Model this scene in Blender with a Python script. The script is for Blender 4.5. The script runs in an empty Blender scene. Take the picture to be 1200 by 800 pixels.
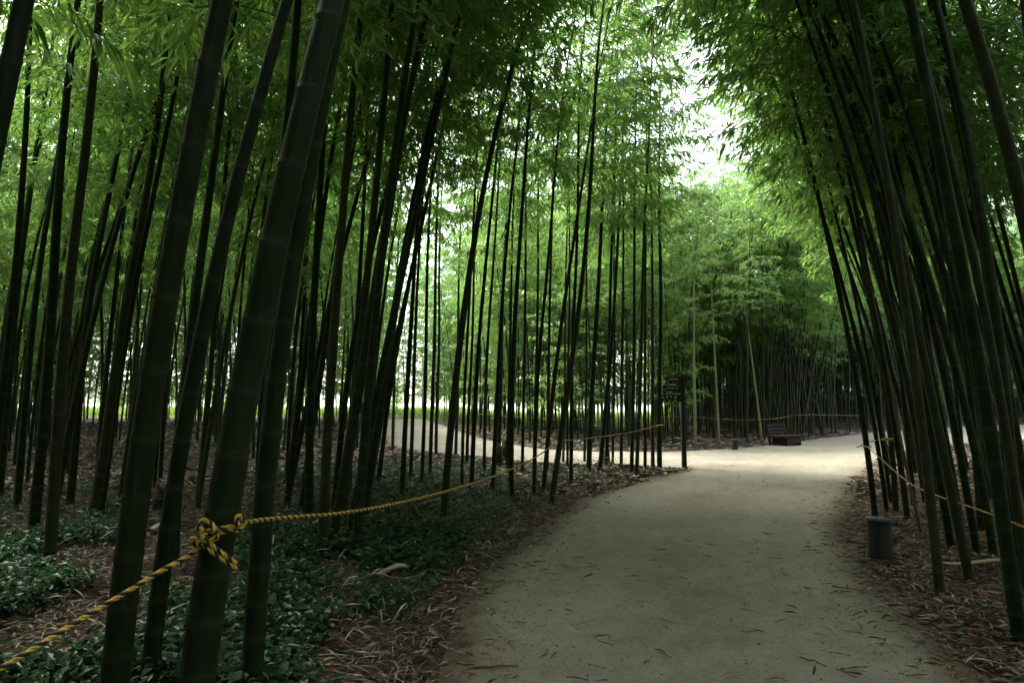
import bpy, math, random
import numpy as np
from mathutils import Vector, Matrix

# ------------------------------------------------------------------ camera, sky, sun, exposure
sc = bpy.context.scene
COL = sc.collection
F, TILT, CAMZ = 800.0, math.radians(5.0), 1.5          # focal length in photo pixels (1200 wide), tilt up, eye height
cam = bpy.data.cameras.new('camera')
cam.lens, cam.sensor_width, cam.clip_start, cam.clip_end = 24.0, 36.0, 0.05, 4000.0
camo = bpy.data.objects.new('camera', cam); COL.objects.link(camo)
camo.location = (0, 0, CAMZ); camo.rotation_euler = (math.radians(90) + TILT, 0, 0)
sc.camera = camo

SUN_EL, SUN_AZ = math.radians(58), math.radians(-52)      # azimuth clockwise from +Y
world = bpy.data.worlds.new('World'); sc.world = world; world.use_nodes = True
nt = world.node_tree; nt.nodes.clear()
sky = nt.nodes.new('ShaderNodeTexSky'); sky.sky_type = 'NISHITA'; sky.sun_disc = False
sky.sun_elevation, sky.sun_rotation = SUN_EL, SUN_AZ
sky.air_density, sky.dust_density, sky.ozone_density = 1.0, 3.0, 1.0
hsv = nt.nodes.new('ShaderNodeHueSaturation'); hsv.inputs['Saturation'].default_value = 0.38
bg = nt.nodes.new('ShaderNodeBackground'); bg.inputs['Strength'].default_value = 0.15
wo = nt.nodes.new('ShaderNodeOutputWorld')
nt.links.new(sky.outputs[0], hsv.inputs['Color']); nt.links.new(hsv.outputs[0], bg.inputs[0]); nt.links.new(bg.outputs[0], wo.inputs[0])

sl = bpy.data.lights.new('sun', 'SUN'); sl.energy = 0.85; sl.angle = math.radians(14); sl.color = (1.0, 0.95, 0.86)
so = bpy.data.objects.new('sun', sl); COL.objects.link(so)
sdir = Vector((math.sin(SUN_AZ) * math.cos(SUN_EL), math.cos(SUN_AZ) * math.cos(SUN_EL), math.sin(SUN_EL)))
so.rotation_euler = (-sdir).to_track_quat('-Z', 'Y').to_euler()
so.location = (0, 0, 40)

sc.view_settings.view_transform = 'Standard'; sc.view_settings.look = 'None'
sc.view_settings.gamma = 1.0; sc.view_settings.use_curve_mapping = False
sc.view_settings.exposure = 3.05
sc.render.engine = 'CYCLES'
cy = sc.cycles
cy.max_bounces, cy.diffuse_bounces, cy.glossy_bounces, cy.transmission_bounces = 8, 5, 3, 6
cy.transparent_max_bounces = 4
cy.use_denoising = True
try: cy.denoiser = 'OPENIMAGEDENOISE'
except Exception: pass
cy.sample_clamp_indirect = 6.0
cy.caustics_reflective = False; cy.caustics_refractive = False

rng = np.random.default_rng(11)
random.seed(5)

# ------------------------------------------------------------------ terrain and photo-to-place maths
def sstep(a, b, v):
    t = np.clip((v - a) / (b - a), 0, 1)
    return t * t * (3 - 2 * t)

def ray(px, py):
    u, v = (px - 600) / F, (400 - py) / F
    c, s = math.cos(TILT), math.sin(TILT)
    return np.array([u, c - v * s, s + v * c])

def base_h(x, y):
    """large shape of the ground: it climbs gently towards the far left"""
    return 0.5 * sstep(17, 42, y) * sstep(4, -8, x) + 2.3 * sstep(33, 58, y) * sstep(0.2, 0.28, x / np.maximum(y, 1.0)) * (1 - sstep(70, 86, y)) - 1.3 * sstep(88, 96, y) * (1 - sstep(640, 660, y))

def at_depth(px, py, Y):
    d = ray(px, py); k = Y / d[1]
    return np.array([d[0] * k, Y, CAMZ + d[2] * k])

def on_ground(px, py):
    d = ray(px, py); k = 0.5
    for _ in range(4000):
        p = d * k
        if CAMZ + p[2] <= base_h(p[0], p[1]): break
        k += 0.02
    p = d * k
    return np.array([p[0], p[1], float(base_h(p[0], p[1]))])

PATH_PX = [  # the outline of the sand path, clockwise, in the photograph
    (488, 800), (520, 722), (580, 655), (640, 606), (690, 580), (740, 564), (800, 551),
    (740, 547), (680, 546), (600, 542), (540, 534), (470, 528), (446, 522),
    (440, 491), (500, 491), (530, 501), (560, 511), (600, 520), (640, 526), (700, 529), (780, 529),
    (860, 525), (905, 520), (960, 513), (1020, 506), (1090, 501), (1180, 497), (1260, 497),
    (1260, 513), (1180, 517), (1110, 523), (1050, 533), (1018, 560), (1004, 595), (1004, 630), (1020, 655),
    (1048, 690), (1090, 730), (1180, 800)]
path_w = [on_ground(*p)[:2] for p in PATH_PX]
path_w = [np.array([-0.9, -14.0]), np.array([-0.75, 1.5])] + path_w + [np.array([2.75, 1.5]), np.array([2.6, -14.0])]
PW = np.array(path_w)

def path_dist(x, y):
    """signed distance to the path outline, negative on the path (arrays)"""
    x = np.atleast_1d(np.asarray(x, float)); y = np.atleast_1d(np.asarray(y, float))
    best = np.full(x.shape, 1e9); inside = np.zeros(x.shape, bool)
    n = len(PW)
    for i in range(n):
        a, b = PW[i], PW[(i + 1) % n]
        ab = b - a
        t = np.clip(((x - a[0]) * ab[0] + (y - a[1]) * ab[1]) / (ab @ ab), 0, 1)
        best = np.minimum(best, np.hypot(x - a[0] - t * ab[0], y - a[1] - t * ab[1]))
        c = ((a[1] > y) != (b[1] > y))
        with np.errstate(divide='ignore', invalid='ignore'):
            xi = a[0] + (y - a[1]) / (b[1] - a[1]) * ab[0]
        inside ^= c & (x < xi)
    return np.where(inside, -best, best)

_ns = [(rng.uniform(0.5, 3.0), rng.uniform(0, 6.28), rng.uniform(0, 6.28)) for _ in range(14)]
def wob(x, y):
    s = 0
    for f, a, p in _ns: s = s + np.sin(f * (x * math.cos(a) + y * math.sin(a)) + p)
    return s / 5.0

def soil_h(x, y):
    """ground with the small relief of the grove floor (flat under the path)"""
    d = path_dist(x, y)
    return base_h(x, y) + sstep(0.0, 1.2, d) * (0.06 + 0.035 * wob(x, y)) - 0.02 * (d < -0.05)

def gz(x, y): return float(soil_h(x, y)[0])

# ------------------------------------------------------------------ mesh helpers
def new_mesh(name, V, quads=None, tris=None, mats=(), qm=None, tm=None, attrs=None, smooth=False):
    V = np.asarray(V, np.float32)
    q = np.zeros((0, 4), np.int32) if quads is None else np.asarray(quads, np.int32)
    t = np.zeros((0, 3), np.int32) if tris is None else np.asarray(tris, np.int32)
    me = bpy.data.meshes.new(name)
    me.vertices.add(len(V)); me.vertices.foreach_set('co', V.ravel())
    idx = np.concatenate([q.ravel(), t.ravel()]).astype(np.int32)
    me.loops.add(len(idx)); me.loops.foreach_set('vertex_index', idx)
    nq, ntr = len(q), len(t)
    me.polygons.add(nq + ntr)
    st = np.concatenate([np.arange(nq) * 4, nq * 4 + np.arange(ntr) * 3]).astype(np.int32)
    me.polygons.foreach_set('loop_start', st)
    mi = np.concatenate([np.zeros(nq, np.int32) if qm is None else np.asarray(qm, np.int32),
                         np.zeros(ntr, np.int32) if tm is None else np.asarray(tm, np.int32)])
    for m in mats: me.materials.append(m)
    me.polygons.foreach_set('material_index', mi)
    me.polygons.foreach_set('use_smooth', np.full(nq + ntr, bool(smooth)))
    for k, a in (attrs or {}).items():
        at = me.attributes.new(k, 'FLOAT', 'POINT'); at.data.foreach_set('value', np.asarray(a, np.float32))
    me.update(calc_edges=True)
    return me

def link(name, data, parent=None, loc=None, **props):
    o = bpy.data.objects.new(name, data); COL.objects.link(o)
    if parent is not None: o.parent = parent
    if loc is not None: o.location = loc
    for k, v in props.items(): o[k] = v
    return o

def thing(name, label, cat, loc, group=None, rz=0.0):
    o = link(name, None, loc=loc); o.empty_display_size = 0.1
    o.rotation_euler = (0, 0, rz); o['label'] = label; o['category'] = cat
    if group: o['group'] = group
    return o

def tube(P, R, sides=8, cap=True):
    """tube along points P with radii R -> V, quads, tris"""
    P = np.asarray(P, float); n = len(P); R = np.broadcast_to(np.asarray(R, float), (n,))
    T = np.gradient(P, axis=0); T /= np.linalg.norm(T, axis=1)[:, None] + 1e-12
    ref = np.array([0.13, 0.21, 0.97]) if abs(T[:, 2]).mean() < 0.8 else np.array([1, 0.1, 0.05])
    A = np.cross(T, ref); A /= np.linalg.norm(A, axis=1)[:, None]
    B = np.cross(T, A)
    a = np.arange(sides) / sides * 2 * math.pi
    V = P[:, None, :] + R[:, None, None] * (np.cos(a)[None, :, None] * A[:, None, :] + np.sin(a)[None, :, None] * B[:, None, :])
    V = V.reshape(-1, 3)
    i = np.arange(n - 1)[:, None] * sides; j = np.arange(sides)[None, :]; j2 = (j + 1) % sides
    q = np.stack([i + j, i + j2, i + sides + j2, i + sides + j], -1).reshape(-1, 4)
    tr = []
    if cap:
        for k in range(1, sides - 1):
            tr.append((0, k + 1, k)); o = (n - 1) * sides; tr.append((o, o + k, o + k + 1))
    return V, q, np.array(tr, int).reshape(-1, 3)

class Acc:
    def __init__(s): s.V, s.Q, s.T, s.qm, s.tm, s.n = [], [], [], [], [], 0
    def add(s, V, q=None, t=None, m=0):
        V = np.asarray(V, float); s.V.append(V)
        if q is not None and len(q): s.Q.append(np.asarray(q) + s.n); s.qm.append(np.full(len(q), m))
        if t is not None and len(t): s.T.append(np.asarray(t) + s.n); s.tm.append(np.full(len(t), m))
        s.n += len(V)
    def box(s, c, size, rot=None, m=0, bev=0.0):
        hx, hy, hz = (np.asarray(size) / 2)
        if bev <= 0:
            V = np.array([(x, y, z) for z in (-hz, hz) for y in (-hy, hy) for x in (-hx, hx)])
            q = np.array([(0, 2, 3, 1), (4, 5, 7, 6), (0, 1, 5, 4), (2, 6, 7, 3), (0, 4, 6, 2), (1, 3, 7, 5)])
        else:
            ring = lambda z, k: [(x * (hx - k[0]) , y * (hy - k[1]), z) for x, y in ((-1, -1), (1, -1), (1, 1), (-1, 1))]
            b = bev
            def oct_(z, ins):
                X, Y = hx - ins, hy - ins
                return [(-X + b, -Y, z), (X - b, -Y, z), (X, -Y + b, z), (X, Y - b, z), (X - b, Y, z), (-X + b, Y, z), (-X, Y - b, z), (-X, -Y + b, z)]
            V = np.array(oct_(-hz, b * .7) + oct_(-hz + b, 0) + oct_(hz - b, 0) + oct_(hz, b * .7))
            q = [(r * 8 + k, r * 8 + (k + 1) % 8, r * 8 + 8 + (k + 1) % 8, r * 8 + 8 + k) for r in range(3) for k in range(8)]
            q += [(0, 7, 6, 5), (0, 5, 4, 1), (1, 4, 3, 2), (24, 25, 28, 29), (25, 26, 27, 28), (24, 29, 30, 31)]
            q = np.array(q)
        if rot is not None: V = V @ np.asarray(rot).T
        s.add(V + np.asarray(c), q, None, m)
    def mesh(s, name, mats, smooth=False, attrs=None):
        cat = lambda L, w: np.concatenate(L) if L else np.zeros((0, w), int)
        return new_mesh(name, np.concatenate(s.V), cat(s.Q, 4), cat(s.T, 3), mats,
                        np.concatenate(s.qm) if s.qm else None, np.concatenate(s.tm) if s.tm else None, attrs, smooth)

# ------------------------------------------------------------------ materials
class NB:
    """small node builder"""
    def __init__(s, name):
        s.m = bpy.data.materials.new(name); s.m.use_nodes = True; s.t = s.m.node_tree; s.t.nodes.clear()
        s.out = s.n('ShaderNodeOutputMaterial')
    def n(s, typ, **kw):
        x = s.t.nodes.new(typ)
        for k, v in kw.items(): setattr(x, k, v)
        return x
    def l(s, a, b): s.t.links.new(a, b)
    def attr(s, name): return s.n('ShaderNodeAttribute', attribute_name=name).outputs['Fac']
    def noise(s, scale, detail=4, rough=0.6, vec=None, stretch=None):
        x = s.n('ShaderNodeTexNoise'); x.inputs['Scale'].default_value = scale
        x.inputs['Detail'].default_value = detail; x.inputs['Roughness'].default_value = rough
        v = vec if vec is not None else s.n('ShaderNodeTexCoord').outputs['Object']
        if stretch:
            mp = s.n('ShaderNodeMapping'); mp.inputs['Scale'].default_value = stretch; s.l(v, mp.inputs['Vector']); v = mp.outputs[0]
        s.l(v, x.inputs['Vector']); return x.outputs['Fac']
    def ramp(s, fac, stops):
        r = s.n('ShaderNodeValToRGB'); e = r.color_ramp.elements
        e[0].position, e[0].color = stops[0][0], (*stops[0][1], 1); e[1].position, e[1].color = stops[-1][0], (*stops[-1][1], 1)
        for p, c in stops[1:-1]:
            k = e.new(p); k.color = (*c, 1)
        s.l(fac, r.inputs[0]); return r.outputs[0]
    def mix(s, fac, a, b, typ='MIX'):
        x = s.n('ShaderNodeMix', data_type='RGBA', blend_type=typ)
        for sock, v in ((x.inputs[0], fac), (x.inputs[6], a), (x.inputs[7], b)):
            if hasattr(v, 'is_linked'): s.l(v, sock)
            else: sock.default_value = v if not isinstance(v, tuple) else (*v, 1)
        return x.outputs[2]
    def math(s, op, a, b=0.0):
        x = s.n('ShaderNodeMath', operation=op)
        for sock, v in ((x.inputs[0], a), (x.inputs[1], b)):
            if hasattr(v, 'is_linked'): s.l(v, sock)
            else: sock.default_value = v
        return x.outputs[0]
    def bump(s, h, strength=0.4, dist=0.01):
        b = s.n('ShaderNodeBump'); b.inputs['Strength'].default_value = strength; b.inputs['Distance'].default_value = dist
        s.l(h, b.inputs['Height']); return b.outputs[0]
    def pbr(s, col, rough=0.6, normal=None, spec=0.4, metal=0.0):
        p = s.n('ShaderNodeBsdfPrincipled')
        if hasattr(col, 'is_linked'): s.l(col, p.inputs['Base Color'])
        else: p.inputs['Base Color'].default_value = (*col, 1)
        if hasattr(rough, 'is_linked'): s.l(rough, p.inputs['Roughness'])
        else: p.inputs['Roughness'].default_value = rough
        p.inputs['Specular IOR Level'].default_value = spec; p.inputs['Metallic'].default_value = metal
        if normal is not None: s.l(normal, p.inputs['Normal'])
        s.l(p.outputs[0], s.out.inputs[0]); return s.m

def leaf_material(name, stops_d, stops_t, tw=0.55, gloss=0.07):
    b = NB(name); lv = b.attr('lv')
    oi = b.n('ShaderNodeObjectInfo').outputs['Random']
    f = b.math('ADD', b.math('MULTIPLY', lv, 0.75), b.math('MULTIPLY', oi, 0.25))
    d = b.n('ShaderNodeBsdfDiffuse'); t = b.n('ShaderNodeBsdfTranslucent'); g = b.n('ShaderNodeBsdfGlossy')
    g.inputs['Roughness'].default_value = 0.35; g.inputs['Color'].default_value = (0.8, 0.85, 0.8, 1)
    b.l(b.ramp(f, stops_d), d.inputs[0]); b.l(b.ramp(f, stops_t), t.inputs[0])
    m1 = b.n('ShaderNodeMixShader'); m1.inputs[0].default_value = tw; b.l(d.outputs[0], m1.inputs[1]); b.l(t.outputs[0], m1.inputs[2])
    m2 = b.n('ShaderNodeMixShader'); m2.inputs[0].default_value = gloss; b.l(m1.outputs[0], m2.inputs[1]); b.l(g.outputs[0], m2.inputs[2])
    b.l(m2.outputs[0], b.out.inputs[0]); return b.m

M_LEAF = leaf_material('bamboo_leaf',
    [(0, (0.032, 0.085, 0.025)), (0.5, (0.056, 0.13, 0.032)), (0.85, (0.092, 0.16, 0.036)), (0.97, (0.13, 0.15, 0.04)), (1, (0.22, 0.16, 0.07))],
    [(0, (0.135, 0.32, 0.058)), (0.5, (0.245, 0.46, 0.08)), (0.85, (0.38, 0.56, 0.098)), (0.97, (0.3, 0.38, 0.08)), (1, (0.36, 0.27, 0.1))], 0.62)
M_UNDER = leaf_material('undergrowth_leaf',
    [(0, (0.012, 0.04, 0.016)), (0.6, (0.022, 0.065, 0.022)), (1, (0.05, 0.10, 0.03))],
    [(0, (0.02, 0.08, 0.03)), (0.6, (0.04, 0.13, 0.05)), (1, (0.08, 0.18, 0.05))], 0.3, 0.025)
M_GRASS = leaf_material('field_grass',
    [(0, (0.07, 0.14, 0.025)), (0.6, (0.12, 0.19, 0.035)), (1, (0.22, 0.22, 0.06))],
    [(0, (0.12, 0.24, 0.04)), (0.6, (0.2, 0.32, 0.05)), (1, (0.34, 0.34, 0.08))], 0.45, 0.04)

def culm_material():
    b = NB('bamboo_culm')
    node = b.attr('node'); rnd = b.n('ShaderNodeObjectInfo').outputs['Random']
    streak = b.noise(5.0, 5, 0.65, stretch=(7, 7, 0.5)); blot = b.noise(2.2, 4, 0.6)
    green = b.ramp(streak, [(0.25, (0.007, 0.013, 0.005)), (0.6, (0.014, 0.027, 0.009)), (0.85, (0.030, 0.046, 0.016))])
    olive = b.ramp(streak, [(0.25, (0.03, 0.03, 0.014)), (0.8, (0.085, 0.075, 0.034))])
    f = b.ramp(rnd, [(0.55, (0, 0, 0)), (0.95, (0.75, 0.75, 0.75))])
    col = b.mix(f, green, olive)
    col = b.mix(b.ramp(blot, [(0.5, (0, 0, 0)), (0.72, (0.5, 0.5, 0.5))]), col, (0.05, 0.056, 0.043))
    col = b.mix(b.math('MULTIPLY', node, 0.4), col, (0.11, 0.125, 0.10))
    return b.pbr(col, 0.55, b.bump(streak, 0.15, 0.004), 0.15)
M_CULM = culm_material()
b = NB('pale_culm'); n = b.noise(5, 5, 0.65, stretch=(7, 7, .5))
M_PALE = b.pbr(b.ramp(n, [(0.25, (0.10, 0.12, 0.05)), (0.8, (0.24, 0.23, 0.10))]), 0.5)
def dead_material():
    b = NB('dead_culm'); s = b.noise(4, 5, 0.6, stretch=(8, 8, 0.6))
    return b.pbr(b.ramp(s, [(0.2, (0.09, 0.055, 0.028)), (0.8, (0.22, 0.15, 0.085))]), 0.6, b.bump(s, 0.2, 0.004), 0.25)
M_DEAD = dead_material()
b = NB('bamboo_twig'); M_TWIG = b.pbr(b.ramp(b.noise(9), [(0.3, (0.045, 0.06, 0.02)), (0.7, (0.10, 0.10, 0.04))]), 0.6)

def soil_material():
    b = NB('grove_soil')
    pos = b.n('ShaderNodeNewGeometry').outputs['Position']
    n1 = b.noise(1.3, 6, 0.65, pos); n2 = b.noise(38, 5, 0.7, pos)
    col = b.ramp(n2, [(0.28, (0.014, 0.011, 0.007)), (0.5, (0.05, 0.035, 0.022)), (0.72, (0.13, 0.09, 0.055))])
    col = b.mix(b.ramp(n1, [(0.4, (0, 0, 0)), (0.65, (0.6, 0.6, 0.6))]), col, b.ramp(n2, [(0.3, (0.022, 0.017, 0.011)), (0.8, (0.13, 0.098, 0.066))]))
    gcol = b.ramp(b.noise(3, 6, 0.7, pos), [(0.3, (0.06, 0.10, 0.02)), (0.6, (0.13, 0.18, 0.04)), (0.8, (0.25, 0.23, 0.09))])
    col = b.mix(b.attr('meadow'), col, gcol)
    return b.pbr(col, 0.9, b.bump(n2, 0.8, 0.03), 0.15)
M_SOIL = soil_material()

def sand_material():
    b = NB('path_sand')
    pos = b.n('ShaderNodeNewGeometry').outputs['Position']
    big = b.noise(0.55, 5, 0.6, pos); mid = b.noise(4.5, 6, 0.65, pos); fine = b.noise(60, 4, 0.7, pos); grit = b.noise(240, 3, 0.7, pos)
    col = b.ramp(big, [(0.3, (0.255, 0.222, 0.166)), (0.5, (0.33, 0.295, 0.23)), (0.68, (0.385, 0.35, 0.28))])
    col = b.mix(0.5, col, b.ramp(mid, [(0.3, (0.55, 0.53, 0.5)), (0.55, (1, 1, 1)), (0.75, (1.12, 1.15, 1.12))]), 'MULTIPLY')
    col = b.mix(0.55, col, b.ramp(fine, [(0.3, (0.42, 0.4, 0.36)), (0.55, (1, 1, 1))]), 'MULTIPLY')
    col = b.mix(b.math('MULTIPLY', b.attr('track'), 0.55), col, b.mix(0.5, (0.36, 0.33, 0.265), b.ramp(mid, [(0.3, (0.7, 0.68, 0.64)), (0.6, (1, 1, 1))]), 'MULTIPLY'))
    speck = b.ramp(b.noise(70, 2, 0.5, pos), [(0.63, (0, 0, 0)), (0.69, (0.8, 0.8, 0.8))])
    col = b.mix(speck, col, (0.075, 0.055, 0.035))
    edge = b.math('ADD', b.attr('edge'), b.math('MULTIPLY', b.math('SUBTRACT', mid, 0.5), 1.1))
    col = b.mix(b.ramp(edge, [(0.35, (0, 0, 0)), (0.85, (0.9, 0.9, 0.9))]), col, b.ramp(fine, [(0.3, (0.04, 0.028, 0.016)), (0.7, (0.15, 0.105, 0.065))]))
    h = b.math('ADD', b.math('MULTIPLY', fine, 0.5), b.math('ADD', b.math('MULTIPLY', mid, 1.6), b.math('MULTIPLY', grit, 0.2)))
    return b.pbr(col, 0.92, b.bump(h, 0.75, 0.03), 0.2)
M_SAND = sand_material()

b = NB('dry_leaf'); lv = b.attr('lv')
M_DRY = b.pbr(b.ramp(lv, [(0, (0.05, 0.034, 0.022)), (0.3, (0.125, 0.097, 0.07)), (0.55, (0.27, 0.22, 0.17)), (0.8, (0.5, 0.43, 0.35)), (0.9, (0.30, 0.12, 0.055)), (1, (0.38, 0.10, 0.04))]), 0.7, None, 0.25)
b = NB('path_fallen_leaf'); rnd = b.n('ShaderNodeObjectInfo').outputs['Random']
M_FALLEN = b.pbr(b.ramp(rnd, [(0, (0.03, 0.018, 0.012)), (0.3, (0.10, 0.05, 0.028)), (0.6, (0.26, 0.105, 0.05)), (0.8, (0.36, 0.2, 0.12)), (1, (0.38, 0.10, 0.045))]), 0.65, None, 0.3)
b = NB('dry_sheath'); n = b.noise(14, 5, 0.7, stretch=(1, 6, 1))
M_SHEATH = b.pbr(b.ramp(n, [(0.25, (0.16, 0.115, 0.07)), (0.75, (0.42, 0.35, 0.25))]), 0.65, b.bump(n, 0.3, 0.004))
b = NB('stump_wood'); n = b.noise(9, 5, 0.7, stretch=(6, 6, 1))
M_STUMP = b.pbr(b.ramp(n, [(0.25, (0.02, 0.014, 0.009)), (0.8, (0.07, 0.05, 0.032))]), 0.8, b.bump(n, 0.4, 0.006))
b = NB('rope_yellow'); n = b.noise(60, 4, 0.7)
M_RY = b.pbr(b.ramp(n, [(0.25, (0.42, 0.25, 0.035)), (0.7, (0.85, 0.54, 0.11))]), 0.6, b.bump(n, 0.4, 0.002))
b = NB('rope_black'); n = b.noise(60, 4, 0.7)
M_RB = b.pbr(b.ramp(n, [(0.3, (0.012, 0.012, 0.012)), (0.8, (0.035, 0.032, 0.028))]), 0.7, b.bump(n, 0.4, 0.002))
b = NB('stained_wood'); n = b.noise(6, 6, 0.65, stretch=(9, 9, 0.8))
M_WOOD = b.pbr(b.ramp(n, [(0.25, (0.008, 0.007, 0.006)), (0.8, (0.026, 0.021, 0.018))]), 0.65, b.bump(n, 0.3, 0.004))
b = NB('bench_wood'); n = b.noise(5, 6, 0.65, stretch=(1, 10, 10))
M_BENCH = b.pbr(b.ramp(n, [(0.25, (0.022, 0.015, 0.012)), (0.8, (0.055, 0.036, 0.028))]), 0.9, b.bump(n, 0.3, 0.004), 0.15)
b = NB('sign_lettering'); M_LET = b.pbr(b.ramp(b.noise(30), [(0.3, (0.5, 0.5, 0.47)), (0.7, (0.75, 0.75, 0.7))]), 0.6)
b = NB('bollard_shell'); n = b.noise(7, 6, 0.7)
M_BOL = b.pbr(b.ramp(n, [(0.3, (0.006, 0.009, 0.012)), (0.75, (0.018, 0.024, 0.028))]), 0.6, b.bump(n, 0.2, 0.004))
b = NB('bollard_cap'); n = b.noise(11, 6, 0.7)
M_CAP = b.pbr(b.ramp(n, [(0.3, (0.025, 0.05, 0.075)), (0.75, (0.06, 0.10, 0.14))]), 0.5, b.bump(n, 0.2, 0.003))
def water_material():
    b = NB('river_water'); n = b.noise(0.8, 4, 0.6, b.n('ShaderNodeNewGeometry').outputs['Position'], (1, 3, 1))
    return b.pbr(b.ramp(n, [(0.3, (0.10, 0.13, 0.11)), (0.7, (0.16, 0.18, 0.15))]), 0.12, b.bump(n, 0.15, 0.1), 0.6)
M_WATER = water_material()

# ------------------------------------------------------------------ ground, path, river
def build_ground():
    ax = np.concatenate([-np.geomspace(1500, 14, 34), np.arange(-13.5, 14, 0.3), np.geomspace(14.3, 1500, 34)])
    ay = np.concatenate([-np.geomspace(900, 6, 20), np.arange(-5, 3, 0.5), np.arange(3, 26, 0.25), np.geomspace(26.4, 110, 70), np.geomspace(114, 3000, 40)])
    X, Y = np.meshgrid(ax, ay)
    Z = soil_h(X.ravel(), Y.ravel()).reshape(X.shape)
    Z = Z - 0.06 * 0
    V = np.stack([X, Y, Z], -1).reshape(-1, 3)
    ny, nx = X.shape
    i = np.arange(ny - 1)[:, None] * nx; j = np.arange(nx - 1)[None, :]
    q = np.stack([i + j, i + j + 1, i + nx + j + 1, i + nx + j], -1).reshape(-1, 4)
    xx, yy = X.ravel(), Y.ravel()
    mead = sstep(37.5, 41.5, yy + 0.8 * wob(xx * .6, yy * .6)) * sstep(9, 2, xx)
    mead = np.maximum(mead, sstep(60, 75, np.hypot(xx, yy)))
    link('ground', new_mesh('ground', V, q, None, [M_SOIL], attrs={'meadow': mead}, smooth=True), kind='structure')
build_ground()

def build_path():
    # a fine grid clipped to the outline, its rim wavering a little; 12 mm above the soil
    ax = np.arange(-12.2, 34, 0.2); 
    V = []; idx = {}; quads = []
    ay = np.concatenate([np.arange(-12, 2, 0.4), np.arange(2, 24, 0.2), np.arange(24, 45, 0.4)])
    X, Y = np.meshgrid(ax, ay)
    D = path_dist(X.ravel(), Y.ravel()).reshape(X.shape) + 0.07 * wob(X * 2.2, Y * 2.2) + 0.03 * wob(X * 7, Y * 7)
    ny, nx = X.shape
    keep = D < 0.10
    ids = -np.ones(X.shape, int); ids[keep] = np.arange(keep.sum())
    cell = keep[:-1, :-1] & keep[1:, :-1] & keep[:-1, 1:] & keep[1:, 1:]
    a = ids[:-1, :-1][cell]; b_ = ids[:-1, 1:][cell]; c = ids[1:, 1:][cell]; d = ids[1:, :-1][cell]
    q = np.stack([a, b_, c, d], -1)
    xs, ys = X[keep], Y[keep]; dd = D[keep]
    # worn tracks: two shallow hollows and a soft crown
    z = base_h(xs, ys) + 0.014 - 0.012 * np.exp(-((dd + 1.05) / .25) ** 2) + 0.010 * wob(xs * 0.8, ys * 0.8) * sstep(0, -0.6, dd) - 0.05 * sstep(-0.1, 0.12, dd)
    link('path', new_mesh('path', np.stack([xs, ys, z], -1), q, None, [M_SAND], attrs={'edge': sstep(-0.8, 0.12, dd), 'track': np.exp(-((dd + 1.05 + .12 * wob(xs * .5, ys * .5)) / .28) ** 2) * np.clip(.65 + .5 * wob(xs * 1.3, ys * 1.3), 0, 1)}, smooth=True), kind='structure')
build_path()
def path_z(x, y): return float(base_h(x, y)) + 0.014 + 0.010 * float(wob(x * 0.8, y * 0.8)) * float(sstep(0, -0.6, path_dist(x, y)[0]))

V = np.array([(-900, 91, -0.35), (900, 91, -0.35), (900, 655, -0.35), (-900, 655, -0.35)]); V[:, 2] = -0.25
link('river', new_mesh('river', V, [(0, 1, 2, 3)], None, [M_WATER]), kind='structure')

# ------------------------------------------------------------------ bamboo: leaf sprays, culms, crowns
def unit(v): return v / (np.linalg.norm(v) + 1e-9)
def make_spray(r, length=0.95, nsub=7, lmean=0.12):
    """a leafy branch along +X: thin twigs and fans of narrow drooping leaves"""
    LV, lvv = [], []; tw = Acc()
    def leaf(p, d, L, w, val):
        d = unit(d); side = unit(np.cross(d, np.array([0, 0, 1.0]) + r.normal(0, 0.45, 3)))
        up = np.cross(side, d)
        tip = p + d * L * 0.95 + np.array([0, 0, -0.16 * L])
        LV.extend([p, p + d * L * 0.38 + side * w * .5 + up * w * .18, tip, p + d * L * 0.38 - side * w * .5 + up * w * .18]); lvv.append(val)
    n = 7
    t = np.linspace(0, 1, n)
    pitch = r.uniform(0.35, 0.75)
    main = np.stack([t * length * math.cos(pitch * .8), r.normal(0, 0.05) * t ** 2, length * (math.sin(pitch) * t - 0.42 * t ** 2.2)], -1)
    V, q, _ = tube(main, np.linspace(0.0045, 0.0015, n), 3, False); tw.add(V, q)
    for k in range(nsub):
        s = 0.22 + 0.78 * (k + r.uniform(-.3, .3)) / nsub; s = min(max(s, 0.15), 1)
        p0 = np.array([np.interp(s, t, main[:, c]) for c in range(3)])
        az = (1 if k % 2 else -1) * r.uniform(0.35, 1.15) if k < nsub - 1 else 0
        ln = length * r.uniform(0.28, 0.5) * (1.15 - .5 * s)
        dirn = np.array([math.cos(az), math.sin(az), r.uniform(-0.15, 0.35)])
        m = 4; tt = np.linspace(0, 1, m)
        sub = p0 + np.outer(tt, dirn * ln) + np.outer(tt ** 2, [0, 0, -0.22 * ln])
        V, q, _ = tube(sub, np.linspace(0.002, 0.001, m), 3, False); tw.add(V, q)
        for c in np.linspace(0.3, 1.0, r.integers(3, 5)):
            pc = np.array([np.interp(c, tt, sub[:, a]) for a in range(3)])
            for _ in range(r.integers(3, 6)):
                a2 = az + r.normal(0, 0.75)
                d = np.array([math.cos(a2), math.sin(a2), r.uniform(-1.5, 0.15)])
                L = lmean * r.uniform(0.7, 1.3)
                leaf(pc + r.normal(0, 0.012, 3), d, L, L * r.uniform(0.15, 0.2), r.beta(2.2, 2.6) if r.random() > 0.025 else 1.0)
    return np.array(LV), np.array(lvv), np.concatenate(tw.V), np.concatenate(tw.Q)
_r = np.random.default_rng(3)
SPRAYS = [make_spray(_r, _r.uniform(0.75, 1.15), int(_r.integers(6, 9))) for _ in range(14)]

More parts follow.
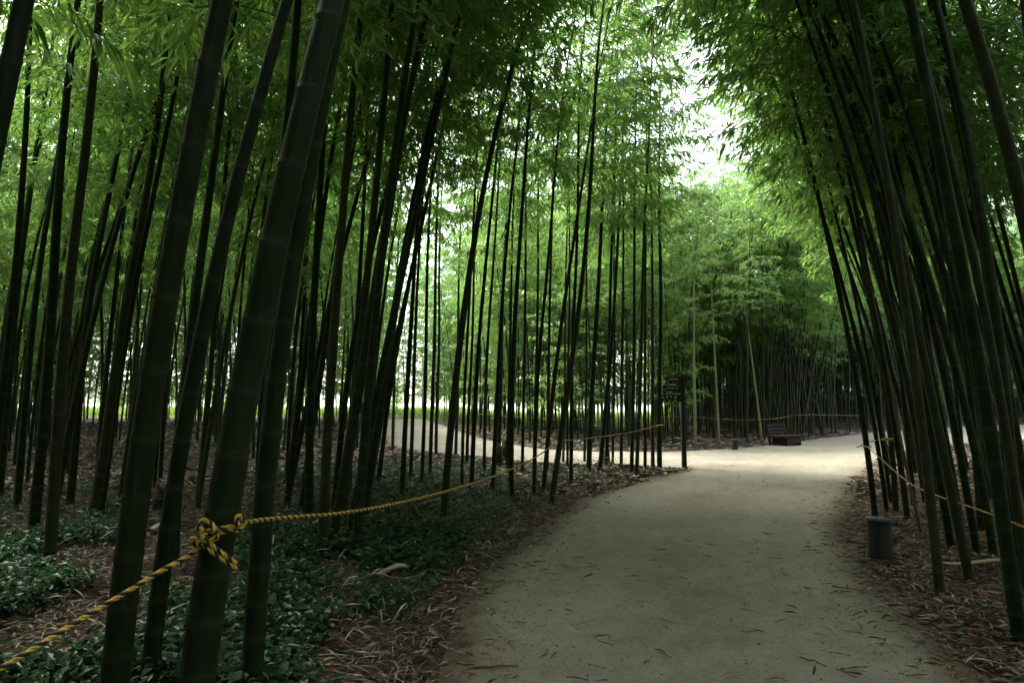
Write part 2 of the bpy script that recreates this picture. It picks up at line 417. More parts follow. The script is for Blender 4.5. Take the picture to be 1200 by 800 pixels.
def culm_nodes(H, r):
    z, out = 0.06, []
    while z < H - 0.25:
        out.append(z); z += r.uniform(0.9, 1.1) * (0.13 + 0.2 * min(1, z / 2.2) * (1.0 - 0.35 * max(0, z / H - .5)))
    return out

def culm_mesh(fx, H, r0, sides, r, mat, zmin=-0.25):
    """tapered culm: internodes with a raised double ridge and a pale ring at each node; fx(z) -> x, y offset"""
    zs, rs, nd = [zmin], [1.06], [0.0]
    for z in culm_nodes(H, r):
        e = 0.010
        zs += [z - 2.6 * e, z - 0.9 * e, z - 0.1 * e, z + 0.8 * e, z + 2.2 * e]; rs += [0.992, 1.0, 1.075, 1.05, 0.985]; nd += [0.12, 0.75, 0.5, 0.15, 0.0]
        zs += [z + 0.10]; rs += [0.99]; nd += [0.0]
    zs.append(H); rs.append(0.9); nd.append(0)
    zs, rs, nd = np.array(zs), np.array(rs), np.array(nd)
    o = np.argsort(zs, kind='stable'); zs, rs, nd = zs[o], rs[o], nd[o]
    rad = r0 * rs * (1 - 0.95 * np.clip(zs / H, 0, 1) ** 1.15)
    X, Y = fx(zs)
    a = np.arange(sides) / sides * 2 * math.pi
    V = np.stack([X[:, None] + rad[:, None] * np.cos(a), Y[:, None] + rad[:, None] * np.sin(a), np.repeat(zs[:, None], sides, 1)], -1).reshape(-1, 3)
    i = np.arange(len(zs) - 1)[:, None] * sides; j = np.arange(sides)[None, :]; j2 = (j + 1) % sides
    q = np.stack([i + j, i + j2, i + sides + j2, i + sides + j], -1).reshape(-1, 4)
    return new_mesh('culm', V, q, None, [mat], attrs={'node': np.repeat(nd, sides)}, smooth=True)

def crown_mesh(fx, H, r, z0, dens=1.0, spread=1.0, bare_side=None):
    LV, lvs, TV, TQ, n = [], [], [], [], 0
    az = r.uniform(0, 6.28)
    for z in culm_nodes(H, r):
        if z < z0: continue
        s = (z - z0) / (H - z0)
        az += math.pi + r.normal(0, 0.5)
        nb = 3 if r.random() < dens - 1.0 else (2 if r.random() < 0.85 * dens else 1)
        for k in range(nb):
            if r.random() > dens + 0.05: continue
            lv_, lvv, tv, tq = SPRAYS[r.integers(len(SPRAYS))]
            sc_ = spread * 1.05 * (0.75 + 0.75 * math.sin(math.pi * min(1, 0.25 + s * 0.75))) * r.uniform(0.75, 1.2)
            a = az + (k - .5) * r.uniform(0.5, 1.1) * 1.3
            pt = r.normal(0, 0.18) - 0.25 * (s > 0.85)
            R = np.array(Matrix.Rotation(a, 3, 'Z') @ Matrix.Rotation(pt, 3, 'Y') @ Matrix.Rotation(r.normal(0, .3), 3, 'X'))
            x, y = fx(np.array([z])); p = np.array([x[0], y[0], z])
            LV.append((lv_ * np.array([sc_, sc_, sc_])) @ R.T + p); lvs.append(np.clip(lvv + r.normal(0, 0.10), 0, 1))
            TV.append(tv * sc_ @ R.T + p); TQ.append(tq + n); n += len(tv)
    LV = np.concatenate(LV); nl = len(LV) // 4; TV = np.concatenate(TV); TQ = np.concatenate(TQ)
    q = np.concatenate([np.arange(nl * 4).reshape(-1, 4), TQ + nl * 4])
    qm = np.concatenate([np.zeros(nl, int), np.ones(len(TQ), int)])
    at = np.concatenate([np.repeat(np.concatenate(lvs), 4), np.zeros(len(TV))])
    return new_mesh('foliage', np.concatenate([LV, TV]), q, None, [M_LEAF, M_TWIG], qm, None, {'lv': at})

GR = 'bamboo leaning over the right of the path'
taken = []                                                # culm feet already planted

def plant_traced(label, group, pts, wpx, D=None, H=None, z0=None, dead=False, dens=0.9, ylean=None, seed=0):
    """one bamboo whose foot and bend are measured from the photograph (pts from the foot upwards)"""
    r = np.random.default_rng(1000 + seed)
    if D is None:
        foot = on_ground(*pts[0]); D = foot[1]
    W = np.array([at_depth(px, py, D) for px, py in pts])
    z, x = W[:, 2], W[:, 0]
    deg = 2 if len(pts) >= 4 else 1
    co = np.polyfit(z, x, deg)
    zg = gz(np.polyval(co, 0.0), D); xg = np.polyval(co, zg)
    zt = z.max()
    right = group == GR
    H = H or r.uniform(10.2, 12.8)
    sg = np.polyval(np.polyder(co), zg)
    yl = r.normal(0, 0.015) if ylean is None else ylean
    yc = r.normal(0, 0.006)
    slope_t = np.polyval(np.polyder(co), zt)
    sgn = np.sign(slope_t) or 1
    arch = (0.016 if right or D < 5 else 0.012) + 0.02 * r.random()
    def fx(zz):
        Z = zz + zg
        inn = np.minimum(Z, zt)
        ext = np.maximum(Z - zt, 0)
        wv = wa * np.sin(zz * wf + wp) - wa * math.sin(wp)
        return np.polyval(co, inn) - xg + slope_t * ext + sgn * arch * ext ** 2 + wv, yl * zz + yc * zz ** 2 + wv * .6
    wa, wf, wp = r.uniform(0.006, 0.02) * (1 if D > 4 else .4), r.uniform(0.7, 1.5), r.uniform(0, 6.28)
    u = (pts[0][0] - 600) / F
    if D > 9: wpx *= 0.8
    elif right and D > 5: wpx *= 0.87
    r0 = wpx * D / (2 * F * math.sqrt(1 + u * u))
    t = thing('bamboo', label, 'bamboo', (xg, D, zg), group)
    sides = 20 if r0 / D * F > 8 else (12 if D < 9 else 8)
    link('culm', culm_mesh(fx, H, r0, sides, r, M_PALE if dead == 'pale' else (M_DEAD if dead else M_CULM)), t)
    if not dead:
        f = link('foliage', crown_mesh(fx, H, r, z0 or ((r.uniform(3.9, 4.7) if D > 7.2 else r.uniform(5.4, 6.2)) if right else r.uniform(4.2, 5.6)), dens + ((0.25 if right else 0.8) if D < 7.2 else 0.1 if group == GL else (-0.12 if right else (-0.2 if D > 9 else 0.0))), 1.15 if D < 7.2 else 1.0), t); f['kind'] = 'stuff'
    taken.append((xg, D)); return t

TR = []
def T(label, pts, w, group='bamboo edging the left of the path', **k): TR.append((label, group, pts, w, k))
GL, _, GM = 'bamboo in the dark left foreground', 'bamboo leaning over the right of the path', 'bamboo between the two paths'
T('very thick black bamboo cut by the top left corner of the photo', [(-55, 400), (-30, 250), (0, 100), (14, 0)], 36, GL, D=2.6)
T('slim dark bamboo slanting at the left edge, base out of view', [(-8, 560), (10, 400), (35, 200), (45, 100), (52, 0)], 11, GL, D=7.5)
T('slender bamboo with its foot in leaf litter by the left edge', [(20, 605), (35, 400), (60, 250), (88, 0)], 13, GL)
T('dark bamboo footed in shade left of the thick leaning culm', [(57, 678), (67, 550), (82, 400), (96, 330), (112, 160), (137, 0)], 16, GL)
T('bamboo crossing behind the one footed in shade at left', [(82, 598), (100, 400), (121, 260), (150, 120), (172, 0)], 14, GL)
T('front one of the paired bamboos sharing a clump far left', [(108, 614), (120, 530), (146, 400), (172, 250), (195, 110), (214, 0)], 14, GL)
T('rear one of the paired bamboos sharing a clump far left', [(118, 612), (135, 480), (152, 400), (180, 250), (205, 110), (222, 0)], 10, GL)
T('thickest bamboo with pale node rings, crossed by the lower rope', [(138, 788), (150, 700), (170, 550), (192, 400), (215, 280), (235, 165), (252, 65), (268, 0)], 37, GL, D=2.75)
T('medium bamboo just left of the one with the rope knot', [(176, 780), (200, 625), (225, 475), (236, 395), (256, 295), (272, 225), (298, 100), (318, 20)], 23, GL, D=3.5)
T('thick bamboo with the yellow and black rope knotted round it', [(230, 795), (245, 700), (260, 600), (280, 460), (296, 400), (311, 280), (332, 195), (360, 95), (372, 0)], 45, GL, D=2.6)
T('smooth thick bamboo directly right of the rope knot', [(293, 792), (302, 750), (315, 550), (332, 395), (346, 300), (366, 185), (384, 85), (401, 0)], 26, GL, D=3.4)
T('bamboo behind the rope knot showing its back in shadow', [(264, 660), (288, 520), (310, 400), (330, 250), (352, 60), (360, 0)], 15, GL, D=5.4)
T('dark bamboo standing behind the thickest culm', [(204, 640), (215, 480), (226, 330), (243, 160), (262, 0)], 14, GL, D=6.2)
T('straight bamboo in the clump left of the sagging rope', [(362, 612), (366, 480), (368, 400), (378, 200), (392, 0)], 11, GL)
T('bamboo in the clump whose foot reaches lowest under the rope', [(378, 656), (381, 560), (386, 400), (398, 280), (406, 175), (424, 0)], 13, GL)
T('slanting bamboo on the right of the dark clump', [(417, 662), (425, 560), (436, 400), (450, 310), (477, 100), (488, 0)], 12, GL)
T('outermost bamboo of the dark clump, leaning furthest right', [(426, 612), (438, 500), (452, 400), (465, 345), (490, 200), (515, 85), (533, 0)], 12, GL)
T('middle bamboo of the dark clump', [(402, 626), (410, 500), (421, 400), (445, 250), (460, 100), (468, 0)], 11, GL)
T('bamboo inside the dark clump tilting across its neighbours', [(395, 596), (400, 500), (410, 390), (446, 250), (480, 110), (502, 0)], 10, GL)
T('thin rear bamboo of the dark clump', [(345, 560), (352, 460), (362, 300), (372, 120), (380, 0)], 8, GL)
T('thin bamboo leaning behind the dark clump', [(408, 585), (414, 480), (420, 380), (432, 180), (446, 0)], 8, GL)
for k, (px, py, w, ln, lab) in enumerate([(336, 596, 11, 62, 'dark bamboo on the left flank of the dark clump'), (352, 604, 10, 70, 'bamboo squeezed between the left flank and core of the dark clump'), (388, 642, 12, 88, 'stout bamboo at the front of the dark clump, right of the lowest foot'),
        (408, 640, 11, 96, 'front bamboo of the dark clump touching the slanting one'), (398, 612, 9, 84, 'bamboo wedged deep inside the dark clump'), (430, 590, 9, 100, 'thin bamboo on the right flank of the dark clump'), (442, 574, 7, 84, 'thinnest bamboo on the right flank of the dark clump')]):
    T(lab, [(px, py), (px + ln * .35, py - 190), (px + ln * .75, py - 390), (px + ln * 1.2, py - 600)], w, GL)
for k, (px, py, w, ln, lab) in enumerate([(38, 632, 15, 52, 'dark bamboo leaning beside the one in leaf litter at left'), (160, 590, 11, 70, 'dark bamboo half behind the thickest culm on its left'), (300, 628, 13, 66, 'dark bamboo just behind the smooth thick one'), (-2, 590, 14, 50, 'dark bamboo rising at the very left edge of the photo'),
        (232, 585, 10, 60, 'bamboo glimpsed between the thickest culm and the knotted one'), (276, 572, 9, 66, 'narrow bamboo right behind the knotted one')]):
    T(lab, [(px, py), (px + ln * .3, py - 190), (px + ln * .65, py - 390), (px + ln * 1.1, py - 600)], w, GL)
T('lone bamboo arching over the sagging rope beside pale sheaths', [(517, 617), (530, 490), (541, 400), (560, 260), (581, 135), (600, 65), (622, 0)], 9, 'bamboo edging the left of the path')
mid = [(471, 586, 8, 'footed where the undergrowth starts', 14), (481, 565, 6, 'close behind its neighbour at the clump edge', 12), (494, 571, 6, 'standing straight in the gap that shows the side path', 10),
       (504, 559, 6, 'right of the gap that shows the side path', 8), (511, 536, 5, 'on the rim of the side path', 6), (460, 533, 5, 'at the bend of the side path', 5), (534, 533, 5, 'on the side path edge behind the lone arching one', 6),
       (541, 569, 5, 'just right of the lone arching one', 14), (552, 577, 7, 'with a stout foot right of the lone arching one', 20), (547, 548, 5, 'half hidden by a stouter one', 12), (567, 561, 5, 'rising from bare litter', 14),
       (577, 578, 7, 'footed where the rope sags lowest', 18), (584, 543, 6, 'beside a dark stump', 10), (594, 551, 5, 'in the middle of the thin row', 8)]
for k, (px, py, w, s, ln) in enumerate(mid):
    T('slim bamboo ' + s, [(px, py), (px + ln * .45, py - 150), (px + ln, py - 300), (px + ln * 2.0, py - 480)], w, 'thin bamboo in front of the side path')
T('bamboo with the rope passing its foot, nearly upright', [(600, 587), (602, 395), (611, 250), (620, 150), (630, 30)], 8, GM)
T('bamboo right of where the rope rises, slightly tilted', [(626, 582), (635, 395), (650, 225), (668, 60)], 6, GM)
T('bamboo to which the sagging rope climbs', [(646, 590), (660, 490), (675, 400), (690, 230), (702, 100)], 9, GM)
T('bamboo crossing behind the one the rope climbs to', [(637, 577), (655, 400), (682, 220), (700, 90)], 7, GM)
T('bamboo leaning right from a green weed patch', [(690, 557), (696, 400), (704, 260), (716, 60)], 8, GM)
T('tilted bamboo by the green weed patch', [(702, 556), (717, 400), (730, 210), (742, 60)], 7, GM)
for px, py, w, s, ln in [(641, 556, 5, 'hidden low between two tilted ones', 6), (669, 570, 6, 'alone on the litter bank', 8), (660, 541, 4, 'far back on the side path rim', 3), (665, 551, 4, 'thin as a pole behind the litter bank', 5),
                         (685, 541, 4, 'on the side path rim right of the weeds', 3), (711, 551, 6, 'left of the grouped six by the path corner', 7), (728, 551, 5, 'second of the grouped six by the path corner', 4),
                         (740, 555, 6, 'third of the grouped six by the path corner', 5), (746, 558, 6, 'foremost of the grouped six by the path corner', 8), (756, 551, 5, 'fifth of the grouped six by the path corner', 2),
                         (765, 548, 6, 'left twin at the path corner near the signpost', 1), (773, 550, 8, 'stout right twin at the path corner, rope end tied to it', 2), (626, 548, 5, 'behind the rope, showing only above the sag', 5), (612, 556, 5, 'between the rope and a dark stump', 4), (718, 546, 4, 'slender and set back from the path corner', 2)]:
    T('bamboo ' + s, [(px, py), (px + ln * .5, py - 170), (px + ln, py - 330), (px + ln * 1.3, py - 450)], w, GM)
T('thin outer bamboo rising just behind the near bollard', [(1026, 609), (1012, 500), (995, 400), (965, 240), (945, 165), (925, 80)], 9, GR)
T('second thin bamboo behind the near bollard, close to the path', [(1037, 601), (1028, 500), (1011, 395), (970, 240), (930, 120), (905, 30)], 8, GR)
T('third bamboo behind the bollard with an orange tie on it', [(1054, 602), (1040, 500), (1025, 400), (1000, 250), (975, 145), (912, 5)], 10, GR)
T('slender bamboo with a bend above the right rope', [(1072, 596), (1062, 510), (1048, 400), (1035, 300), (1012, 180), (985, 60)], 9, GR)
T('reddish dead bamboo stick leaning in the right litter', [(1081, 631), (1072, 590), (1052, 480), (1048, 460)], 5, GR, H=3.2, dead=True)
T('stout front bamboo leaning left over the right litter', [(1103, 700), (1087, 565), (1066, 430), (1045, 265), (1020, 125), (992, 0)], 15, GR)
T('stout bamboo footed beside a fallen sheath on the right', [(1137, 686), (1107, 520), (1083, 410), (1053, 280), (1012, 110), (985, 10)], 15, GR)
T('near right bamboo with a brown foot cut by the frame', [(1197, 758), (1160, 555), (1130, 400), (1100, 240), (1075, 135), (1040, 0)], 20, GR)
T('upright dark bamboo behind the near right one', [(1195, 690), (1186, 600), (1172, 400), (1160, 260), (1135, 100), (1110, 0)], 19, GR)
T('bamboo between the two stout ones on the right', [(1150, 632), (1140, 480), (1128, 400), (1106, 260), (1080, 120), (1050, 0)], 11, GR)
T('thick curved bamboo cut by the right edge of the photo', [(1225, 430), (1200, 300), (1172, 190), (1145, 90), (1112, 0)], 24, GR, D=4.6)
T('black bamboo filling the top right corner', [(1260, 420), (1225, 220), (1205, 120), (1188, 0)], 34, GR, D=3.4)
T('bamboo behind the curved one at the right edge', [(1182, 610), (1170, 480), (1150, 320), (1120, 180), (1080, 30)], 13, GR)
T('slim bamboo left of the stout front one, bending left', [(1090, 610), (1075, 480), (1056, 350), (1025, 190), (975, 20)], 9, GR)
T('thin bamboo hidden behind the stout pair on the right', [(1108, 612), (1095, 480), (1078, 330), (1052, 180), (1010, 20)], 9, GR)
T('thin bamboo lit from the side path on the right', [(1132, 578), (1122, 480), (1112, 400), (1090, 240), (1060, 80)], 7, GR)
T('thin bamboo with its foot by the pale fallen sheath at right', [(1155, 612), (1138, 500), (1125, 400), (1098, 240), (1062, 80)], 8, GR)
T('thin bamboo in the dim gap near the right edge', [(1190, 612), (1178, 500), (1166, 400), (1148, 240), (1120, 60)], 10, GR)
T('pale straw coloured culm standing tall right of the signpost', [(814, 523), (815, 400), (813, 240)], 4.6, 'pale culms in the grove wall', H=9.5, dead='pale')
T('pale leaning culm in the grove wall above the far bollard', [(893, 519), (884, 450), (872, 370), (864, 330)], 4, 'pale culms in the grove wall', H=7.0, dead='pale')
T('short pale culm left of the bench in the grove wall', [(842, 522), (838, 420), (829, 310)], 3.8, 'pale culms in the grove wall', H=7.5, dead='pale')
for px, py, w, ln, lab in [(1064, 612, 9, 95, 'bamboo rising between the orange tied one and the bent slender one'), (1096, 640, 11, 115, 'bamboo just left of the foot of the stout front one'), (1116, 650, 12, 120, 'bamboo filling the gap between the two stout right ones'),
        (1128, 628, 10, 125, 'slanting bamboo close behind the second stout right one'), (1146, 655, 12, 118, 'dark bamboo right of the second stout one at right'), (1166, 660, 13, 112, 'dark bamboo slanting left of the near right one'), (1178, 640, 12, 105, 'dark bamboo between the upright and near right ones'),
        (1084, 592, 8, 110, 'thin bamboo above the dip of the right rope'), (1100, 590, 8, 118, 'thin bamboo the right rope crosses at mid height'), (1120, 600, 9, 110, 'thin bamboo in the middle of the right clump'), (1206, 700, 16, 105, 'thick dark bamboo whose foot the right frame edge cuts'), (1212, 640, 12, 100, 'dark bamboo at the frame edge behind the upright one'),
        (1160, 585, 8, 100, 'slim bamboo behind the right rope near the frame edge'), (1044, 590, 7, 105, 'thin bamboo behind the second and third ones at the bollard')]:
    T(lab, [(px, py), (px - ln * .22, py - 150), (px - ln * .62, py - 350), (px - ln * 1.25, py - 590)], w, GR)
for k, (lab, grp, pts, w, kw) in enumerate(TR): plant_traced(lab, grp, pts, w, seed=k, **kw)

# generic bamboos: sixteen different ones, then copies
GEN = []
for k in range(30):
    r = np.random.default_rng(200 + k)
    H = r.uniform(9.6, 12.6); c2 = r.uniform(0.004, 0.016); c1 = r.uniform(0.0, 0.05) if k < 22 else r.uniform(0.10, 0.19); yy = r.normal(0, 0.004)
    fx = (lambda c1, c2, yy: (lambda z: (c1 * z + c2 * np.maximum(z, 0) ** 2, yy * z ** 2)))(c1, c2, yy)
    GEN.append((culm_mesh(fx, H, r.uniform(0.032, 0.052), 8, r, M_CULM), crown_mesh(fx, H, r, r.uniform(3.6, 5.4) if k < 16 or k > 21 else r.uniform(0.5, 1.8), r.uniform(0.85, 1.0))))
dr = np.random.default_rng(77)
DEADC = culm_mesh(lambda z: (0.03 * z, 0.004 * z ** 2), 7.5, 0.03, 8, dr, M_DEAD)

protos = {}
def plant_copy(x, y, label, group, rz, s, k):
    loc = (x, y, gz(x, y))
    if k not in protos:
        t = thing('bamboo', label, 'bamboo', loc, group, rz)
        link('culm', GEN[k][0], t); f = link('foliage', GEN[k][1], t); f['kind'] = 'stuff'
        protos[k] = t
    else:
        src = protos[k]
        t = src.copy(); COL.objects.link(t); t.location = loc; t.rotation_euler = (0, 0, rz); t['label'] = label; t['group'] = group
        for ch in src.children:
            c = ch.copy(); COL.objects.link(c); c.parent = t
    t.scale = (s, s, s * 1.0)
    taken.append((x, y)); return t

def scatter(r, n, sample, ok, gap):
    out = []; tries = 0
    while len(out) < n and tries < n * 300:
        tries += 1
        x, y = sample(r)
        if not ok(x, y): continue
        g = gap(x, y)
        if any((x - a) ** 2 + (y - b_) ** 2 < g * g for a, b_ in taken[-2000:]): continue
        taken.append((x, y)); out.append((x, y))
    return out
def px_of(x, y): return 600 + F * x / y * (1 / math.cos(TILT)) * 1.0
def off_path(x, y, m=0.35): return path_dist(x, y)[0] > m

r = np.random.default_rng(42)
def samp(pa, pb, da, db): return lambda r: (lambda px, d: ((px - 600) / F * d, d))(r.uniform(pa, pb), math.sqrt(r.uniform(da * da, db * db)))
def ok_left(x, y): return off_path(x, y) and y < 38.5 and (px_of(x, y) < 445 or y < 15)
ORD = 'leftmost,second,third,fourth,fifth,sixth,seventh,eighth,ninth,tenth,eleventh,twelfth,thirteenth,fourteenth,fifteenth,sixteenth,seventeenth,eighteenth,nineteenth,twentieth,twenty-first,twenty-second,twenty-third,twenty-fourth,twenty-fifth,twenty-sixth,twenty-seventh,twenty-eighth,twenty-ninth,thirtieth'.split(',')
def ranks(pts, cuts):
    """points sorted into depth ranks, each rank from left to right"""
    for i in range(len(cuts) - 1):
        row = sorted([p for p in pts if cuts[i] <= p[1] < cuts[i + 1]], key=lambda p: p[0] / p[1])
        for k, p in enumerate(row): yield i, ('leftmost' if k == 0 else ORD[k] + ' from the left'), p
A = scatter(r, 28, samp(-20, 445, 8.8, 15), ok_left, lambda x, y: 0.6) + scatter(r, 52, samp(-20, 450, 15, 38), ok_left, lambda x, y: 0.9)
def lean_rz(r, to, sp=0.9): return to + r.normal(0, sp)
nm = ['dark bamboo in the nearest rank behind the thick left culms', 'dark bamboo in the middle rank of the left grove', 'slim bamboo in the deep shade of the left grove', 'slim bamboo in the rank before the left meadow', 'slim bamboo silhouetted on the meadow edge at left']
for i, od, (x, y) in ranks(A, [0, 14, 20, 26, 32, 99]):
    plant_copy(x, y, od + ' ' + nm[i], 'bamboo of the shaded left grove', lean_rz(r, 0.0, .5), r.uniform(0.85, 1.12), 22 + int(r.integers(8)) if y < 10.5 else int(r.integers(16)) if y < 27 else 16 + int(r.integers(6)))
B1 = scatter(r, 72, samp(535, 1045, 21.5, 34), lambda x, y: off_path(x, y, 0.5), lambda x, y: 0.55)
BL = [p for p in B1 if px_of(*p) < 800]; BR = [p for p in B1 if px_of(*p) >= 800]
for i, od, (x, y) in ranks(BL, [0, 25, 28, 31, 99]):
    plant_copy(x, y, od + ' ' + ['tall bamboo in the front rank across the side path', 'tall bamboo in the second rank across the side path', 'slim bamboo in the third rank across the side path', 'slim bamboo in the rear rank across the side path'][i], 'bamboo across the side path', r.uniform(0, 6.28), r.uniform(0.85, 1.1), int(r.integers(22)))
for i, od, (x, y) in ranks(BR, [0, 28, 31, 99]):
    plant_copy(x, y, od + ' ' + ['green bamboo in the front rank right of the signpost', 'green bamboo in the second rank of the wall beyond the bend', 'green bamboo in the rear rank of the wall beyond the bend'][i], 'bamboo of the grove wall beyond the bend', r.uniform(0, 6.28), r.uniform(0.86, 1.06), int(r.integers(16)))
C1 = scatter(r, 28, samp(1050, 1235, 8.0, 16), lambda x, y: off_path(x, y, 0.3), lambda x, y: 0.5)
for i, od, (x, y) in ranks(C1, [0, 12, 99]):
    plant_copy(x, y, od + ' ' + ['dark bamboo close behind the stout leaning ones at right', 'dim bamboo deepest in the right clump before the path'][i], 'bamboo deep in the right clump', lean_rz(r, math.pi, 0.35), r.uniform(0.85, 1.1), 22 + int(r.integers(8)))

# the rest of the grove: one mass, too many and too far or out of view
def mass(name, label, pts, r, lean=None, lo=0, tall=1.0):
    me = bpy.data.meshes.new(name); me.from_pydata([(x, y, gz(x, y)) for x, y in pts], [], [])
    n = len(pts)
    for an, ty, val in (('rz', 'FLOAT', [r.uniform(0, 6.28) if lean is None else lean + r.normal(0, 0.7) for _ in pts]), ('sz', 'FLOAT', [tall * r.uniform(0.82, 1.1) for _ in pts]), ('pick', 'INT', r.integers(0, 6, n).tolist())):
        a = me.attributes.new(an, ty, 'POINT'); a.data.foreach_set('value', val)
    o = link(name, me, kind='stuff'); o['label'] = label; o['category'] = 'bamboo grove'
    g = bpy.data.node_groups.new(name, 'GeometryNodeTree')
    g.interface.new_socket('Geometry', in_out='INPUT', socket_type='NodeSocketGeometry'); g.interface.new_socket('Geometry', in_out='OUTPUT', socket_type='NodeSocketGeometry')
    N, L = g.nodes.new, g.links.new
    gi, go = N('NodeGroupInput'), N('NodeGroupOutput')
    jn = N('GeometryNodeJoinGeometry')
    for k in range(6):
        j2 = N('GeometryNodeJoinGeometry')
        for ch in protos[lo + k].children:
            oi = N('GeometryNodeObjectInfo'); oi.transform_space = 'ORIGINAL'; oi.inputs['Object'].default_value = ch
            L(oi.outputs['Geometry'], j2.inputs[0])
        gt = N('GeometryNodeGeometryToInstance'); L(j2.outputs[0], gt.inputs[0]); L(gt.outputs[0], jn.inputs[0])
    ip = N('GeometryNodeInstanceOnPoints'); L(gi.outputs[0], ip.inputs['Points']); L(jn.outputs[0], ip.inputs['Instance'])
    ip.inputs['Pick Instance'].default_value = True
    def na(nm, ty):
        a = N('GeometryNodeInputNamedAttribute'); a.data_type = ty; a.inputs['Name'].default_value = nm; return a.outputs[0]
    L(na('pick', 'INT'), ip.inputs['Instance Index']); L(na('sz', 'FLOAT'), ip.inputs['Scale'])
    cx = N('ShaderNodeCombineXYZ'); L(na('rz', 'FLOAT'), cx.inputs[2])
    e2r = N('FunctionNodeEulerToRotation'); L(cx.outputs[0], e2r.inputs[0]); L(e2r.outputs[0], ip.inputs['Rotation'])
    L(ip.outputs[0], go.inputs[0])
    md = o.modifiers.new('scatter', 'NODES'); md.node_group = g
    return o
B2 = scatter(r, 900, samp(600, 1330, 32, 60), lambda x, y: off_path(x, y, 0.5) and (px_of(x, y) > 790 or y < 36), lambda x, y: 0.45)
C2 = scatter(r, 130, samp(1100, 1900, 4.5, 22), lambda x, y: off_path(x, y, 0.4) and px_of(x, y) > 1255, lambda x, y: 0.6)
A2 = scatter(r, 330, samp(-900, -60, 3, 36), lambda x, y: off_path(x, y, 0.4), lambda x, y: 0.65)  # grove left of the frame, thickened to shade the left foreground
N2 = scatter(r, 300, lambda r: (r.uniform(-15, 16), r.uniform(-17, 3.0)), lambda x, y: off_path(x, y, 0.3) and (y < 0 or abs(x) > 1.4 * abs(y) + 2.0) and math.hypot(x, y) > 1.6, lambda x, y: 0.42)  # unseen grove round the viewer, added to shade the foreground
# unseen bamboo added behind and beside the viewer to shade the near path
L2 = scatter(r, 5, lambda r: (-0.95 - abs(r.normal(0, .5)), r.uniform(-13, 0.6)), lambda x, y: off_path(x, y, 0.12) and math.hypot(x, y) > 0.9, lambda x, y: 0.3)
R2 = scatter(r, 5, lambda r: (2.75 + abs(r.normal(0, .5)), r.uniform(-13, 1.6)), lambda x, y: off_path(x, y, 0.12), lambda x, y: 0.3)
A3 = scatter(r, 90, samp(-60, 700, 33, 41), lambda x, y: off_path(x, y, 0.4), lambda x, y: 0.6)
def ring(r):
    a, d = r.uniform(0, 6.28), r.uniform(17, 30); return d * math.cos(a), d * math.sin(a)
S2 = scatter(r, 230, lambda r: (r.uniform(-16, -1.3), r.uniform(-13, 2.2)), lambda x, y: off_path(x, y, 0.3) and (y < 0 or abs(x) > 1.4 * abs(y) + 2.0), lambda x, y: 0.3)  # more unseen bamboo behind left, added to darken the near culms
E2 = scatter(r, 420, ring, lambda x, y: off_path(x, y, 0.5) and (y < 0 or abs(x) > 0.95 * y + 1.5), lambda x, y: 0.45)  # unseen ring of low crowns, added to block light from the sides
A4 = scatter(r, 44, samp(420, 600, 41, 52), lambda x, y: True, lambda x, y: 0.7)
F2 = scatter(r, 380, samp(780, 1350, 38, 58), lambda x, y: off_path(x, y, 0.4), lambda x, y: 0.45)
mass('bamboo_fringe', 'leafy low branched bamboo along the sunlit grove edge, plus an unseen ring added for shade', A3 + E2 + F2, r, None, 16)
A5 = scatter(r, 22, samp(585, 800, 38, 52), lambda x, y: True, lambda x, y: 0.6)
mass('bamboo_fringe', 'tall leafy bamboo massed beyond the end of the side path', A4 + A5, r, None, 16, 1.1)
mass('bamboo_thicket', 'dense dark bamboo thicket beyond the bend and in the grove, with unseen shade bamboo added', B2 + C2 + A2 + N2 + S2 + scatter(r, 26, samp(795, 1045, 29, 36), lambda x, y: off_path(x, y, .5), lambda x, y: .38) + scatter(r, 34, samp(540, 800, 24, 40), lambda x, y: off_path(x, y, .5), lambda x, y: .5) + scatter(r, 135, samp(-40, 445, 16, 38), lambda x, y: off_path(x, y, .5), lambda x, y: .6), r)
mass('added_shade_bamboo', 'unseen bamboo added behind the viewer, bending from the left edge to shade the path', L2, r, 0.0)
W2 = scatter(r, 30, samp(870, 1050, 23.5, 31), lambda x, y: off_path(x, y, .3), lambda x, y: .35)  # forward leaning bamboo added to shade the bright path bend
mass('added_shade_bamboo', 'bamboo added to the far grove wall, bending forward to shade the path bend', W2, r, -math.pi / 2 - .3, 24)
V2 = scatter(r, 16, samp(1035, 1130, 13.5, 21), lambda x, y: off_path(x, y, .12), lambda x, y: .3)  # left leaning bamboo added to cover the bright path junction with shade
mass('added_shade_bamboo', 'bamboo added at the back of the right clump, arching to shade the path junction', V2, r, math.pi, 24, 1.12)
mass('added_shade_bamboo', 'unseen bamboo added behind the viewer, bending from the right edge to shade the path', R2, r, math.pi)

# ------------------------------------------------------------------ ground litter, undergrowth, grass
def blades(P, yaw, pitch, L, w, roll, lv, curl=0.15):
    n = len(P)
    d = np.stack([np.cos(yaw) * np.cos(pitch), np.sin(yaw) * np.cos(pitch), np.sin(pitch)], -1)
    s0 = np.stack([-np.sin(yaw), np.cos(yaw), np.zeros(n)], -1); up = np.cross(d, s0)
    s = s0 * np.cos(roll)[:, None] + up * np.sin(roll)[:, None]
    nn = np.cross(s, d) * -1
    L_, w_ = L[:, None], w[:, None]
    V = np.stack([P - d * L_ * .5, P + s * w_ * .5 + up * L_ * curl * .4 - d * L_ * .08, P + d * L_ * .5, P - s * w_ * .5 + up * L_ * curl * .4 - d * L_ * .08], 1).reshape(-1, 3)
    return V, np.arange(n * 4).reshape(-1, 4), np.repeat(lv, 4)

